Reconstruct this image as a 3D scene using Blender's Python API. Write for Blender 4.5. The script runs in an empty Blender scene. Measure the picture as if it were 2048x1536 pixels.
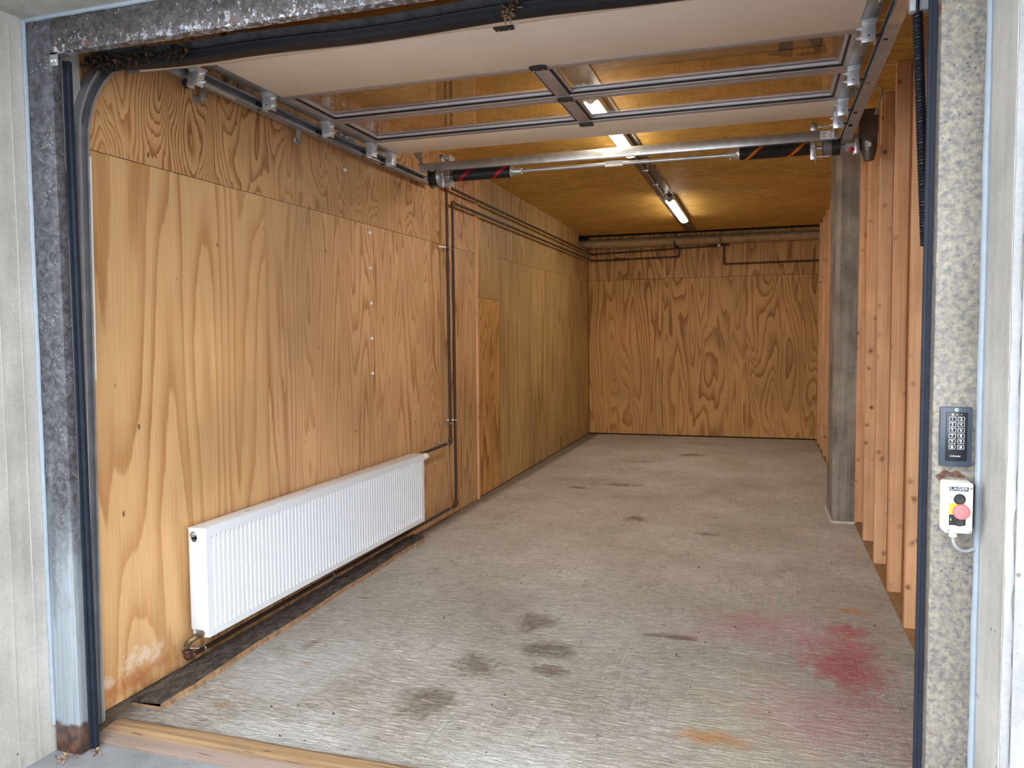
import bpy, bmesh, math, random
from mathutils import Vector, Matrix
random.seed(7)
scene = bpy.context.scene
COL = scene.collection
PI = math.pi

# ------------------------------------------------------------------ camera
cd = bpy.data.cameras.new('camera'); cam = bpy.data.objects.new('camera', cd); COL.objects.link(cam)
Rr = Vector((0.95219, 0.30537, -0.00900)); Rd = Vector((0.00919, -0.05807, -0.99827)); Rf = Vector((-0.30537, 0.95046, -0.05811))
mw = Matrix.Identity(4)
for i in range(3):
    mw[i][0] = Rr[i]; mw[i][1] = -Rd[i]; mw[i][2] = -Rf[i]
mw[0][3], mw[1][3], mw[2][3] = 0.0, -2.175, 1.5
cam.matrix_world = mw
cd.sensor_width = 36.0; cd.lens = 36.0*1579.86/2048; cd.clip_start = 0.05
scene.camera = cam
# ------------------------------------------------------------------ world: overcast sky
w = bpy.data.worlds.new('overcast_sky'); scene.world = w; w.use_nodes = True
bg = w.node_tree.nodes['Background']; bg.inputs[0].default_value = (0.89, 0.945, 1.0, 1); bg.inputs[1].default_value = 7.2
scene.view_settings.view_transform = 'Standard'; scene.view_settings.look = 'None'
scene.view_settings.exposure = 0.0; scene.view_settings.gamma = 1.0; scene.view_settings.use_curve_mapping = False
scene.cycles.max_bounces = 10; scene.cycles.diffuse_bounces = 6; scene.cycles.transparent_max_bounces = 12
LAMP = 62.0

# ------------------------------------------------------------------ node helper
class NT:
    def __init__(s, name):
        s.m = bpy.data.materials.new(name); s.m.use_nodes = True
        s.t = s.m.node_tree; s.t.nodes.clear()
        s.out = s.n('ShaderNodeOutputMaterial'); s.b = s.n('ShaderNodeBsdfPrincipled')
        s.l(s.b.outputs[0], s.out.inputs[0])
    def n(s, t, **k):
        x = s.t.nodes.new(t)
        for a, v in k.items(): setattr(x, a, v)
        return x
    def l(s, a, b): s.t.links.new(a, b)
    def set(s, sock, v):
        if hasattr(v, 'is_output'): s.l(v, sock)
        else:
            if isinstance(v, tuple) and len(v) == 3 and sock.type == 'RGBA': v = v + (1,)
            sock.default_value = v
    def p(s, name, v): s.set(s.b.inputs[name], v); return s
    def co(s, rnd=True):
        c = s.n('ShaderNodeTexCoord').outputs['Object']
        if not rnd: return c
        r = s.n('ShaderNodeObjectInfo').outputs['Random']
        o = s.n('ShaderNodeVectorMath', operation='SCALE'); o.inputs[0].default_value = (37.3, 71.7, 53.1); s.l(r, o.inputs['Scale'])
        a = s.n('ShaderNodeVectorMath', operation='ADD'); s.l(c, a.inputs[0]); s.l(o.outputs[0], a.inputs[1])
        return a.outputs[0]
    def rand(s): return s.n('ShaderNodeObjectInfo').outputs['Random']
    def sc(s, v, k):
        m = s.n('ShaderNodeVectorMath', operation='MULTIPLY'); s.l(v, m.inputs[0]); s.set(m.inputs[1], k); return m.outputs[0]
    def add(s, v, k):
        m = s.n('ShaderNodeVectorMath', operation='ADD'); s.l(v, m.inputs[0]); s.set(m.inputs[1], k); return m.outputs[0]
    def noise(s, v, scale=1.0, detail=2.0, rough=0.5, dist=0.0):
        x = s.n('ShaderNodeTexNoise'); s.l(v, x.inputs['Vector'])
        x.inputs['Scale'].default_value = scale; x.inputs['Detail'].default_value = detail
        x.inputs['Roughness'].default_value = rough; x.inputs['Distortion'].default_value = dist
        return x.outputs[0]
    def vor(s, v, scale=1.0, feature='F1', out='Distance', rnd=1.0):
        x = s.n('ShaderNodeTexVoronoi', feature=feature); s.l(v, x.inputs['Vector'])
        x.inputs['Scale'].default_value = scale; x.inputs['Randomness'].default_value = rnd; return x.outputs[out]
    def ramp(s, f, pts, interp='LINEAR'):
        r = s.n('ShaderNodeValToRGB'); r.color_ramp.interpolation = interp; e = r.color_ramp.elements
        while len(e) < len(pts): e.new(0.5)
        for el, (p, c) in zip(e, pts):
            el.position = p; el.color = (c, c, c, 1) if not isinstance(c, tuple) else c + (1,)
        s.l(f, r.inputs[0]); return r.outputs[0]
    def math(s, op, a, b=0.0, c=None):
        x = s.n('ShaderNodeMath', operation=op); s.set(x.inputs[0], a); s.set(x.inputs[1], b)
        if c is not None: s.set(x.inputs[2], c)
        return x.outputs[0]
    def mix(s, f, a, b, mode='MIX'):
        x = s.n('ShaderNodeMix', data_type='RGBA', blend_type=mode); s.set(x.inputs[0], f)
        s.set(x.inputs[6], a); s.set(x.inputs[7], b); return x.outputs[2]
    def bump(s, h, strength=0.3, dist=0.01):
        x = s.n('ShaderNodeBump'); x.inputs['Strength'].default_value = strength; x.inputs['Distance'].default_value = dist
        s.l(h, x.inputs['Height']); s.l(x.outputs[0], s.b.inputs['Normal'])
    def xyz(s, v):
        x = s.n('ShaderNodeSeparateXYZ'); s.l(v, x.inputs[0]); return x.outputs

def lin(r, g, b):
    f = lambda c: (c/255/12.92) if c/255 <= 0.04045 else ((c/255+0.055)/1.055)**2.4
    return (f(r), f(g), f(b))

def plain(name, col, rough=0.5, metal=0.0, var=0.06, scale=30.0, bump=0.0, spec=0.5):
    t = NT(name); v = t.co()
    n = t.noise(v, scale, 4, 0.6)
    dk = tuple(c*(1-var*2) for c in col); lt = tuple(min(1, c*(1+var)) for c in col)
    t.p('Base Color', t.ramp(n, [(0.3, dk), (0.7, lt)])).p('Roughness', rough).p('Metallic', metal)
    t.b.inputs['Specular IOR Level'].default_value = spec
    if bump: t.bump(n, bump, 0.004)
    return t.m

def plywood(name, light, dark, sx=2.2, sz=0.5, bands=15.0, rough=0.5, fibre=0.12, var=0.25, scuff=False):
    t = NT(name); v = t.co()
    warp = t.noise(t.sc(v, (6, 6, 2.5)), 1.0, 2, 0.5)
    h = t.noise(t.sc(v, (sx, sx, sz)), 1.0, 1.6, 0.42, 0.35)
    jag = t.noise(t.sc(v, (60, 60, 1.8)), 1.0, 2, 0.6)
    h = t.math('ADD', h, t.math('MULTIPLY', warp, 0.03)); h = t.math('ADD', h, t.math('MULTIPLY', jag, 0.020))
    k = t.math('MULTIPLY_ADD', t.rand(), bands*0.5, bands*0.8)
    f = t.math('FRACT', t.math('MULTIPLY', h, k))
    band = t.ramp(f, [(0.0, 0.05), (0.40, 0.12), (0.66, 0.50), (0.86, 1.0), (0.94, 1.0), (1.0, 0.05)])
    lo = t.ramp(t.noise(t.sc(v, (1.2, 1.2, 0.5)), 1.0, 2), [(0.35, 0.5), (0.6, 1.0)])
    c = t.mix(t.math('MULTIPLY', band, lo), light, dark)
    fb = t.noise(t.sc(v, (170, 170, 3.0)), 1.0, 3, 0.6)
    c = t.mix(1.0, c, t.ramp(fb, [(0.3, 1.0-fibre*1.6), (0.7, 1.0+0.0)]), 'MULTIPLY')
    big = t.ramp(t.noise(v, 1.3, 3), [(0.3, 1.0-var), (0.7, 1.0)])
    c = t.mix(1.0, c, big, 'MULTIPLY')
    tint = t.ramp(t.rand(), [(0.0, 0.90), (1.0, 1.0)])
    c = t.mix(1.0, c, tint, 'MULTIPLY')
    d = t.vor(t.sc(v, (7, 7, 3.5)), 1.0)
    sp = t.ramp(d, [(0.03, 1.0), (0.06, 0.0)])
    c = t.mix(t.math('MULTIPLY', sp, 0.8), c, lin(60, 32, 14))
    if scuff:      # rubbed white patches and damp reddening at the foot of the first sheet
        X, Y, Z = t.xyz(t.co(False)); w2 = t.noise(t.sc(v, (9, 22, 22)), 1.0, 5, 0.7)
        def sp_(y, z, ry, rz):
            a = t.math('DIVIDE', t.math('SUBTRACT', Y, y), ry); b_ = t.math('DIVIDE', t.math('SUBTRACT', Z, z), rz)
            return t.math('ADD', t.math('SQRT', t.math('ADD', t.math('MULTIPLY', a, a), t.math('MULTIPLY', b_, b_))), t.math('MULTIPLY', t.math('SUBTRACT', w2, 0.5), 3.0))
        c = t.mix(t.ramp(sp_(-0.42, -1.06, 0.35, 0.06), [(0.2, 0.6), (1.0, 0.0)]), c, lin(166, 92, 52))
        c = t.mix(t.ramp(sp_(-0.36, -0.985, 0.16, 0.07), [(0.2, 0.75), (0.8, 0.0)]), c, lin(226, 206, 186))
        c = t.mix(t.ramp(sp_(-0.54, -1.02, 0.05, 0.05), [(0.2, 0.6), (0.8, 0.0)]), c, lin(226, 206, 186))
    t.p('Base Color', c).p('Roughness', rough)
    t.b.inputs['Specular IOR Level'].default_value = 0.3
    t.bump(fb, 0.12, 0.002)
    return t.m

M = {}
M['ply'] = plywood('plywood', lin(231, 186, 136), lin(178, 122, 72), 3.4, 0.36, 19)
M['ply_first'] = plywood('plywood_broad_figure', lin(233, 188, 133), lin(194, 140, 86), 2.4, 0.30, 10, scuff=True)
M['ply_top'] = plywood('plywood_tight_grain', lin(226, 178, 124), lin(158, 100, 52), 3.4, 1.0, 28)
M['ply_far'] = plywood('plywood_straight_grain', lin(220, 184, 124), lin(158, 116, 58), 5.5, 0.22, 13)
M['ply_back'] = plywood('plywood_back', lin(228, 174, 104), lin(164, 104, 42), 3.4, 0.45, 14)

def pine(name, base, dark, knot):
    t = NT(name); v = t.co()
    g = t.noise(t.sc(v, (60, 60, 1.2)), 1.0, 3, 0.6, 0.3)
    c = t.mix(t.ramp(g, [(0.35, 0.0), (0.68, 1.0)]), base, dark)
    kv = t.sc(v, (11, 11, 10)); kv = t.add(kv, t.sc(t.noise(v, 14, 2), (0.35, 0.35, 0.35))); d = t.vor(kv, 1.0)
    kn = t.ramp(d, [(0.06, 1.0), (0.11, 0.6), (0.24, 0.0)])
    kn = t.math('MULTIPLY', kn, t.ramp(t.noise(v, 4.0, 2), [(0.38, 0.25), (0.62, 0.95)]))
    c = t.mix(kn, c, knot)
    c = t.mix(1.0, c, t.ramp(t.noise(v, 3, 3), [(0.3, 0.78), (0.7, 1.0)]), 'MULTIPLY')
    t.p('Base Color', c).p('Roughness', 0.6); t.b.inputs['Specular IOR Level'].default_value = 0.25
    t.bump(g, 0.1, 0.002)
    return t.m
M['pine'] = pine('pine', lin(238, 192, 148), lin(218, 162, 116), lin(98, 56, 28))
M['pine_red'] = pine('pine_reddish', lin(234, 184, 140), lin(212, 152, 106), lin(116, 60, 34))
M['timber'] = pine('weathered_timber', lin(178, 140, 98), lin(128, 98, 66), lin(66, 44, 28))

def chipboard():
    t = NT('amber_chipboard'); v = t.co()
    n = t.noise(t.sc(v, (9, 26, 9)), 1.0, 5, 0.65, 0.4)
    c = t.ramp(n, [(0.28, lin(180, 134, 52)), (0.5, lin(222, 174, 80)), (0.72, lin(238, 200, 114))])
    big = t.noise(v, 2.2, 4, 0.6); c = t.mix(1.0, c, t.ramp(big, [(0.3, 0.68), (0.7, 1.0)]), 'MULTIPLY')
    fl = t.vor(t.sc(v, (3.6, 11, 0)), 1.0); c = t.mix(t.ramp(fl, [(0.09, 0.8), (0.17, 0.0)]), c, lin(244, 222, 176))
    dk = t.noise(t.sc(v, (14, 5, 5)), 1.0, 3, 0.6, 1.0); c = t.mix(t.ramp(dk, [(0.69, 0.0), (0.76, 0.7)]), c, lin(84, 46, 8))
    t.p('Base Color', c).p('Roughness', 0.55); t.bump(n, 0.15, 0.003)
    return t.m
M['chip'] = chipboard()

def concrete(name, a, b, streak=(2.0, 2.0, 14.0), bump=0.35, pit=True):
    t = NT(name); v = t.co()
    n = t.noise(v, 3.0, 6, 0.65); st = t.noise(t.sc(v, streak), 1.0, 4, 0.6)
    fine = t.noise(v, 90, 4, 0.7)
    c = t.mix(t.ramp(t.math('MULTIPLY_ADD', n, 0.6, t.math('MULTIPLY', st, 0.4)), [(0.35, 0.0), (0.65, 1.0)]), b, a)
    c = t.mix(1.0, c, t.ramp(fine, [(0.3, 0.84), (0.7, 1.0)]), 'MULTIPLY')
    if pit:
        d = t.vor(v, 9.0); c = t.mix(t.ramp(d, [(0.03, 0.7), (0.06, 0.0)]), c, lin(70, 66, 62))
    t.p('Base Color', c).p('Roughness', 0.9); t.b.inputs['Specular IOR Level'].default_value = 0.2
    t.bump(t.math('MULTIPLY_ADD', fine, 0.4, n), bump, 0.01)
    return t.m
M['conc_wall'] = concrete('board_marked_concrete', lin(190, 186, 179), lin(152, 148, 142), (14, 14, 1.0), 0.3)
M['conc_col'] = concrete('column_concrete', lin(172, 162, 150), lin(98, 90, 80), (18, 18, 1.2), 0.5)
M['conc_out'] = concrete('outside_paving', lin(146, 147, 149), lin(120, 121, 122), (3, 3, 3), 0.3)

def floor_mat():
    t = NT('stained_concrete_floor'); v = t.co(False)
    X, Y, Z = t.xyz(v)
    base = t.mix(t.ramp(t.noise(v, 1.4, 5, 0.6), [(0.35, 0.0), (0.68, 1.0)]), lin(190, 182, 168), lin(216, 211, 202))
    # broom texture: short dashes across, long drag lines along the room
    patch = t.ramp(t.noise(v, 2.6, 4, 0.65), [(0.45, 0.12), (0.62, 1.0)])
    da = t.noise(t.sc(v, (15, 58, 1)), 1.0, 5, 0.68, 1.1); db0 = t.noise(t.sc(v, (85, 3.5, 1)), 1.0, 3, 0.65)
    db = t.math('MULTIPLY_ADD', t.math('SUBTRACT', db0, 0.5), patch, 0.5)
    fine = t.noise(v, 160, 3, 0.6)
    hgt = t.math('ADD', t.math('MULTIPLY', da, 0.80), t.math('MULTIPLY', db, 0.30))
    base = t.mix(1.0, base, t.ramp(da, [(0.30, 0.34), (0.40, 0.74), (0.53, 0.96), (0.66, 1.18)]), 'MULTIPLY')
    base = t.mix(1.0, base, t.ramp(db, [(0.28, 0.66), (0.48, 0.95), (0.66, 1.06)]), 'MULTIPLY')
    mot = t.noise(v, 26, 5, 0.75); base = t.mix(t.ramp(mot, [(0.54, 0.0), (0.70, 0.40)]), base, lin(236, 237, 236)); base = t.mix(t.ramp(mot, [(0.30, 0.32), (0.42, 0.0)]), base, lin(150, 136, 114))
    base = t.mix(1.0, base, t.ramp(fine, [(0.3, 0.9), (0.7, 1.0)]), 'MULTIPLY')
    wob = t.math('MULTIPLY_ADD', t.noise(v, 4.0, 6, 0.7), 0.65, t.math('MULTIPLY', t.noise(t.sc(v, (26, 7, 1)), 1.0, 4, 0.7), 0.35))
    def blob(x, y, rx, ry, lo=0.25, hi=0.8):
        dx = t.math('DIVIDE', t.math('SUBTRACT', X, x), rx); dy = t.math('DIVIDE', t.math('SUBTRACT', Y, y), ry)
        d = t.math('SQRT', t.math('ADD', t.math('MULTIPLY', dx, dx), t.math('MULTIPLY', dy, dy)))
        d = t.math('ADD', d, t.math('MULTIPLY', t.math('SUBTRACT', wob, 0.5), 3.4))
        r = t.ramp(d, [(lo, 1.0), (hi, 0.0)]); return r
    def stain(c, masks, col, k):
        m = masks[0]
        for q in masks[1:]: m = t.math('MAXIMUM', m, q)
        m = t.math('MULTIPLY', m, t.ramp(hgt, [(0.40, 1.0), (0.72, 0.45)]))
        return t.mix(t.math('MULTIPLY', m, k), c, col)
    c = base
    grime = t.ramp(t.noise(t.sc(v, (1.6, 0.9, 1)), 1.0, 5, 0.7), [(0.50, 0.0), (0.75, 1.0)])
    c = t.mix(t.math('MULTIPLY', grime, 0.32), c, lin(124, 106, 82))
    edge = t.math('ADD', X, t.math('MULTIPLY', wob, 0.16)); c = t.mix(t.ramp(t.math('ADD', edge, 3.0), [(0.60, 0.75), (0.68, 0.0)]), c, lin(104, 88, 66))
    fr = t.math('ADD', Y, t.math('MULTIPLY', wob, 0.16)); c = t.mix(t.ramp(fr, [(0.31, 0.55), (0.36, 0.0)]), c, lin(112, 96, 76))
    c = stain(c, [blob(-2.05, 0.85, 0.42, 0.55), blob(-1.75, 0.35, 0.5, 0.25), blob(-0.75, 0.35, 0.45, 0.25)], lin(228, 230, 232), 0.55)
    c = stain(c, [blob(0.0, 0.9, 0.6, 0.9)], lin(196, 186, 150), 0.45)
    c = stain(c, [blob(-1.0, 1.42, 0.22, 0.16), blob(-0.92, 1.2, 0.14, 0.1), blob(-1.24, 1.15, 0.18, 0.18), blob(-1.15, 1.75, 0.16, 0.2), blob(-1.32, 0.75, 0.2, 0.2), blob(-2.12, 1.15, 0.06, 0.16)], lin(100, 78, 52), 0.8)
    c = stain(c, [blob(-1.4, 5.72, 0.32, 0.14), blob(-1.02, 4.3, 0.16, 0.18), blob(-0.87, 7.98, 0.28, 0.16), blob(-0.42, 3.91, 0.16, 0.10), blob(-1.78, 5.48, 0.2, 0.08), blob(-0.45, 1.75, 0.2, 0.05), blob(-1.5, 7.3, 0.4, 0.06)], lin(86, 62, 40), 0.85)
    c = stain(c, [blob(0.36, 1.62, 0.24, 0.42, 0.2, 1.1), blob(0.42, 2.1, 0.14, 0.14, 0.2, 1.0)], lin(186, 44, 74), 0.85)
    c = stain(c, [blob(0.10, 2.0, 0.55, 0.42, 0.0, 1.4), blob(0.25, 1.05, 0.45, 0.4, 0.0, 1.3)], lin(208, 128, 144), 0.55)
    c = stain(c, [blob(0.46, 2.40, 0.14, 0.07), blob(-0.2, 0.78, 0.22, 0.09, 0.1, 0.9), blob(-2.12, 0.48, 0.06, 0.06), blob(-2.02, 0.95, 0.05, 0.04), blob(0.4, 2.0, 0.1, 0.02)], lin(196, 128, 48), 0.8)
    sp = t.ramp(t.vor(v, 5.0), [(0.02, 1.0), (0.035, 0.0)]); c = t.mix(sp, c, lin(52, 46, 42))
    t.p('Base Color', c).p('Roughness', t.ramp(hgt, [(0.4, 0.62), (0.7, 0.85)]))
    t.b.inputs['Specular IOR Level'].default_value = 0.4
    wear = t.ramp(t.math('MULTIPLY', t.math('ADD', Y, t.math('MULTIPLY', wob, 1.2)), 0.125), [(0.0, 1.0), (0.22, 0.75), (0.45, 0.28), (1.0, 0.2)])
    t.bump(t.math('MULTIPLY', t.math('ADD', hgt, t.math('MULTIPLY', fine, 0.15)), wear), 1.0, 0.05)
    return t.m
M['floor'] = floor_mat()

def steel(name, light, dark, patch, blist=0.55, rustz=None, rough=0.5, metal=0.35, pale_z=None, nsc=34, dist=0.6, flake=False):
    t = NT(name); v = t.co(False)
    n = t.noise(v, nsc, 5, 0.7, dist); big = t.noise(v, 5, 4, 0.6)
    c = t.mix(t.ramp(n, [(0.38, 0.0), (0.62, 1.0)]), dark, light)
    d = t.vor(v, 75.0); n2 = t.noise(v, 8, 3)
    c = t.mix(t.math('MULTIPLY', t.ramp(d, [(0.18, 1.0), (0.34, 0.0)]), t.ramp(n2, [(0.45, 0.0), (0.62, blist)])), c, patch)
    c = t.mix(1.0, c, t.ramp(big, [(0.3, 0.75), (0.7, 1.05)]), 'MULTIPLY')
    X, Y, Z = t.xyz(v)
    if pale_z is not None:      # pale streaked zinc colour towards the bottom, dark blistered colour above
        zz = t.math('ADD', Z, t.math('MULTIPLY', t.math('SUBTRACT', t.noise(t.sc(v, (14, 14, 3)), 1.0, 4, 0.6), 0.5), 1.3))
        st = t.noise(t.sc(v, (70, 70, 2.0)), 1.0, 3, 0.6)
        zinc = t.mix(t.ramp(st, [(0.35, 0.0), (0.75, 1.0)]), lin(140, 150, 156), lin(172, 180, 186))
        c = t.mix(t.ramp(zz, [(pale_z-0.25, 1.0), (pale_z+0.35, 0.0)]), c, zinc)
    if rustz is not None:
        zr = t.math('ADD', Z, t.math('MULTIPLY', t.math('SUBTRACT', t.noise(v, 16, 4), 0.5), 0.12))
        r = t.ramp(zr, [(0.0, 1.0), (max(rustz, 0.01), 0.9), (rustz+0.02, 0.0)])
        c = t.mix(r, c, t.mix(t.ramp(t.noise(v, 30, 4), [(0.4, 0.0), (0.6, 1.0)]), lin(62, 44, 38), lin(104, 68, 50)))
    if flake:      # paint flakes and rust along the lower edge of the lintel
        zz = t.math('MULTIPLY', t.math('SUBTRACT', Z, 2.497), 8.0)
        fn = t.math('SUBTRACT', t.noise(v, 40, 4, 0.7), t.math('MULTIPLY', zz, 0.22))
        fx = t.ramp(t.noise(t.sc(v, (2.2, 1, 1)), 1.0, 3, 0.6), [(0.40, 0.15), (0.62, 1.0)])
        c = t.mix(t.math('MULTIPLY', t.ramp(fn, [(0.50, 0.0), (0.55, 0.9)]), fx), c, t.mix(t.ramp(t.noise(v, 90, 3), [(0.4, 0.0), (0.6, 1.0)]), lin(150, 160, 184), lin(214, 212, 208)))
        rn = t.math('SUBTRACT', t.noise(v, 22, 4, 0.7), t.math('MULTIPLY', zz, 0.16))
        c = t.mix(t.math('MULTIPLY', t.ramp(rn, [(0.58, 0.0), (0.62, 0.9)]), fx), c, lin(128, 62, 40))
    rs = t.noise(v, 11, 4, 0.6, 0.5)
    c = t.mix(t.ramp(rs, [(0.69, 0.0), (0.73, 0.8)]), c, lin(116, 60, 38))
    t.p('Base Color', c).p('Roughness', rough).p('Metallic', metal)
    t.bump(t.math('ADD', n, t.ramp(d, [(0.1, 0.3), (0.3, 0.0)])), 0.25, 0.004)
    return t.m
M['steel_left'] = steel('galvanised_jamb', lin(112, 112, 118), lin(70, 68, 72), lin(170, 174, 182), 0.6, 0.09, 0.45, 0.3, pale_z=0.75)
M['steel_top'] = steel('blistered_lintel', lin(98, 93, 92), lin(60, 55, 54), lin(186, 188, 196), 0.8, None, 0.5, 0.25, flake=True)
M['steel_right'] = steel('speckled_jamb', lin(148, 140, 125), lin(100, 97, 97), lin(64, 68, 82), 0.8, None, 0.55, 0.15, nsc=62, dist=0.0)
M['galv'] = plain('galvanised', (0.52, 0.53, 0.54), 0.32, 0.85, 0.12, 14)
M['galv_dull'] = plain('dull_galvanised', (0.36, 0.37, 0.38), 0.42, 0.75, 0.15, 10)
M['zinc'] = plain('bright_zinc', (0.74, 0.77, 0.82), 0.28, 0.7, 0.05, 20)
M['rail'] = plain('rail_steel', (0.36, 0.38, 0.41), 0.4, 0.6, 0.12, 12)
M['navy'] = plain('navy_rubber', (0.012, 0.017, 0.028), 0.6, 0, 0.15, 20, spec=0.25)
M['black'] = plain('black_plastic', (0.012, 0.012, 0.014), 0.45, 0, 0.1)
M['blackrub'] = plain('black_rubber', (0.008, 0.009, 0.014), 0.45, 0, 0.25, 30, 0.2, spec=0.3)
M['greyrub'] = plain('dusty_grey_rubber', (0.05, 0.05, 0.055), 0.7, 0, 0.3, 25, 0.2)
M['caulk'] = plain('sealant', lin(140, 150, 160), 0.6, 0, 0.06, 25)
M['beige'] = plain('cream_panel', lin(232, 221, 206), 0.5, 0, 0.03, 3)
M['alu'] = plain('anodised_aluminium', lin(176, 168, 168), 0.4, 0.35, 0.05, 20)
M['alu_lt'] = plain('pale_aluminium', lin(206, 202, 206), 0.35, 0.3, 0.04, 20)
M['white'] = plain('white_enamel', lin(226, 231, 238), 0.3, 0, 0.01, 5)
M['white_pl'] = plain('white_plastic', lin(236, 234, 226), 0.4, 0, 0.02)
M['slot'] = plain('dark_slot', lin(70, 76, 88), 0.5)
M['pipe'] = plain('brown_pipe', lin(58, 40, 31), 0.45, 0.2, 0.25, 40, 0.1)
M['rusty'] = plain('rusty_fitting', lin(104, 74, 58), 0.6, 0.5, 0.35, 60, 0.3)
M['brass'] = plain('tarnished_brass', lin(130, 112, 84), 0.45, 0.7, 0.25, 50)
def bark():
    t = NT('dark_bark'); v = t.co(); n = t.noise(t.sc(v, (40, 16, 40)), 1.0, 5, 0.7, 1.0)
    c = t.ramp(n, [(0.30, lin(30, 26, 24)), (0.5, lin(74, 66, 60)), (0.62, lin(112, 100, 90)), (0.72, lin(64, 46, 34))])
    t.p('Base Color', c).p('Roughness', 0.9); t.bump(n, 1.0, 0.02); return t.m
M['bark'] = bark()
M['wood_edge'] = plain('sawn_edge', lin(158, 124, 92), 0.8, 0, 0.25, 30, 0.3)
M['grey_cable'] = plain('grey_cable', lin(150, 154, 158), 0.5)
M['motor'] = plain('motor_brown', lin(92, 76, 68), 0.32, 0.3, 0.1, 20)
M['motor_al'] = plain('motor_casting', lin(112, 104, 96), 0.42, 0.6, 0.12, 20)
M['red'] = plain('red_plastic', lin(196, 22, 30), 0.35)
M['mush'] = plain('faded_red_button', lin(226, 104, 106), 0.45)
M['ivory'] = plain('ivory_box', lin(222, 218, 206), 0.45, 0, 0.03)
M['yellow'] = plain('yellow_sticker', lin(234, 204, 50), 0.5)
M['keyplate'] = plain('slate_plate', lin(52, 62, 76), 0.4)
M['keypanel'] = plain('glossy_black_panel', lin(24, 26, 30), 0.25)
M['ink'] = plain('white_print', lin(228, 230, 230), 0.5)
M['ink_dk'] = plain('dark_print', lin(30, 30, 34), 0.5)
M['label_blue'] = plain('blue_black_label', lin(24, 30, 48), 0.4)
M['sheath'] = plain('wall_sheathing', lin(150, 98, 56), 0.75, 0, 0.2, 8)
M['duct'] = plain('wrapped_tube', lin(178, 146, 104), 0.55, 0.1, 0.15, 12)
M['dark'] = plain('void_board', lin(44, 32, 22), 0.9)
M['tray'] = plain('tray_steel', (0.20, 0.18, 0.16), 0.4, 0.6, 0.12, 8)
M['tape'] = plain('white_tag', lin(228, 226, 222), 0.6)
M['nest'] = plain('nest_debris', lin(92, 66, 44), 0.95, 0, 0.5, 40)
M['nest_dk'] = plain('dark_debris', lin(40, 32, 28), 0.95, 0, 0.5, 40)
M['mortar'] = plain('white_mortar', lin(206, 200, 190), 0.9, 0, 0.12, 30, 0.4)
M['stucco'] = concrete('facade_concrete', lin(160, 160, 160), lin(130, 130, 132), (12, 12, 1.5), 0.5)
M['vinyl'] = plain('brown_vinyl', lin(66, 46, 30), 0.5)

def emit(name, col, s):
    t = NT(name); t.p('Base Color', (0.9, 0.9, 0.9)); t.b.inputs['Emission Color'].default_value = col + (1,); t.b.inputs['Emission Strength'].default_value = s
    return t.m
M['lamp'] = emit('lamp_diffuser', (1.0, 0.91, 0.76), LAMP)
M['led'] = emit('amber_led', (1.0, 0.55, 0.15), 4.0)

def spring_mat(name, stripe):
    t = NT(name); v = t.co(False); X, Y, Z = t.xyz(v)
    a = t.math('DIVIDE', t.math('ARCTAN2', Z, Y), 2*PI)
    f = t.math('FRACT', t.math('ADD', t.math('MULTIPLY', X, 3.9), a))
    m = t.ramp(f, [(0.0, 1.0), (0.10, 1.0), (0.105, 0.0)], 'CONSTANT')
    t.p('Base Color', t.mix(m, (0.02, 0.02, 0.022), stripe)).p('Roughness', 0.4).p('Metallic', 0.2)
    return t.m
M['spring_red'] = spring_mat('spring_red_stripe', lin(190, 20, 40))
M['spring_org'] = spring_mat('spring_orange_stripe', lin(220, 120, 30))

def glass():
    t = NT('acrylic_pane'); t.t.nodes.remove(t.b)
    tr = t.n('ShaderNodeBsdfTransparent'); tr.inputs[0].default_value = (0.94, 0.92, 0.90, 1)
    gl = t.n('ShaderNodeBsdfGlossy'); gl.inputs['Roughness'].default_value = 0.015; gl.inputs[0].default_value = (1, 1, 1, 1)
    lw = t.n('ShaderNodeLayerWeight'); lw.inputs[0].default_value = 0.5
    fr = t.math('MULTIPLY_ADD', t.math('POWER', lw.outputs['Facing'], 4.6), 0.80, 0.05)
    mx = t.n('ShaderNodeMixShader'); t.l(fr, mx.inputs[0]); t.l(tr.outputs[0], mx.inputs[1]); t.l(gl.outputs[0], mx.inputs[2])
    t.l(mx.outputs[0], t.out.inputs[0]); return t.m
M['glass'] = glass()

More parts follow.
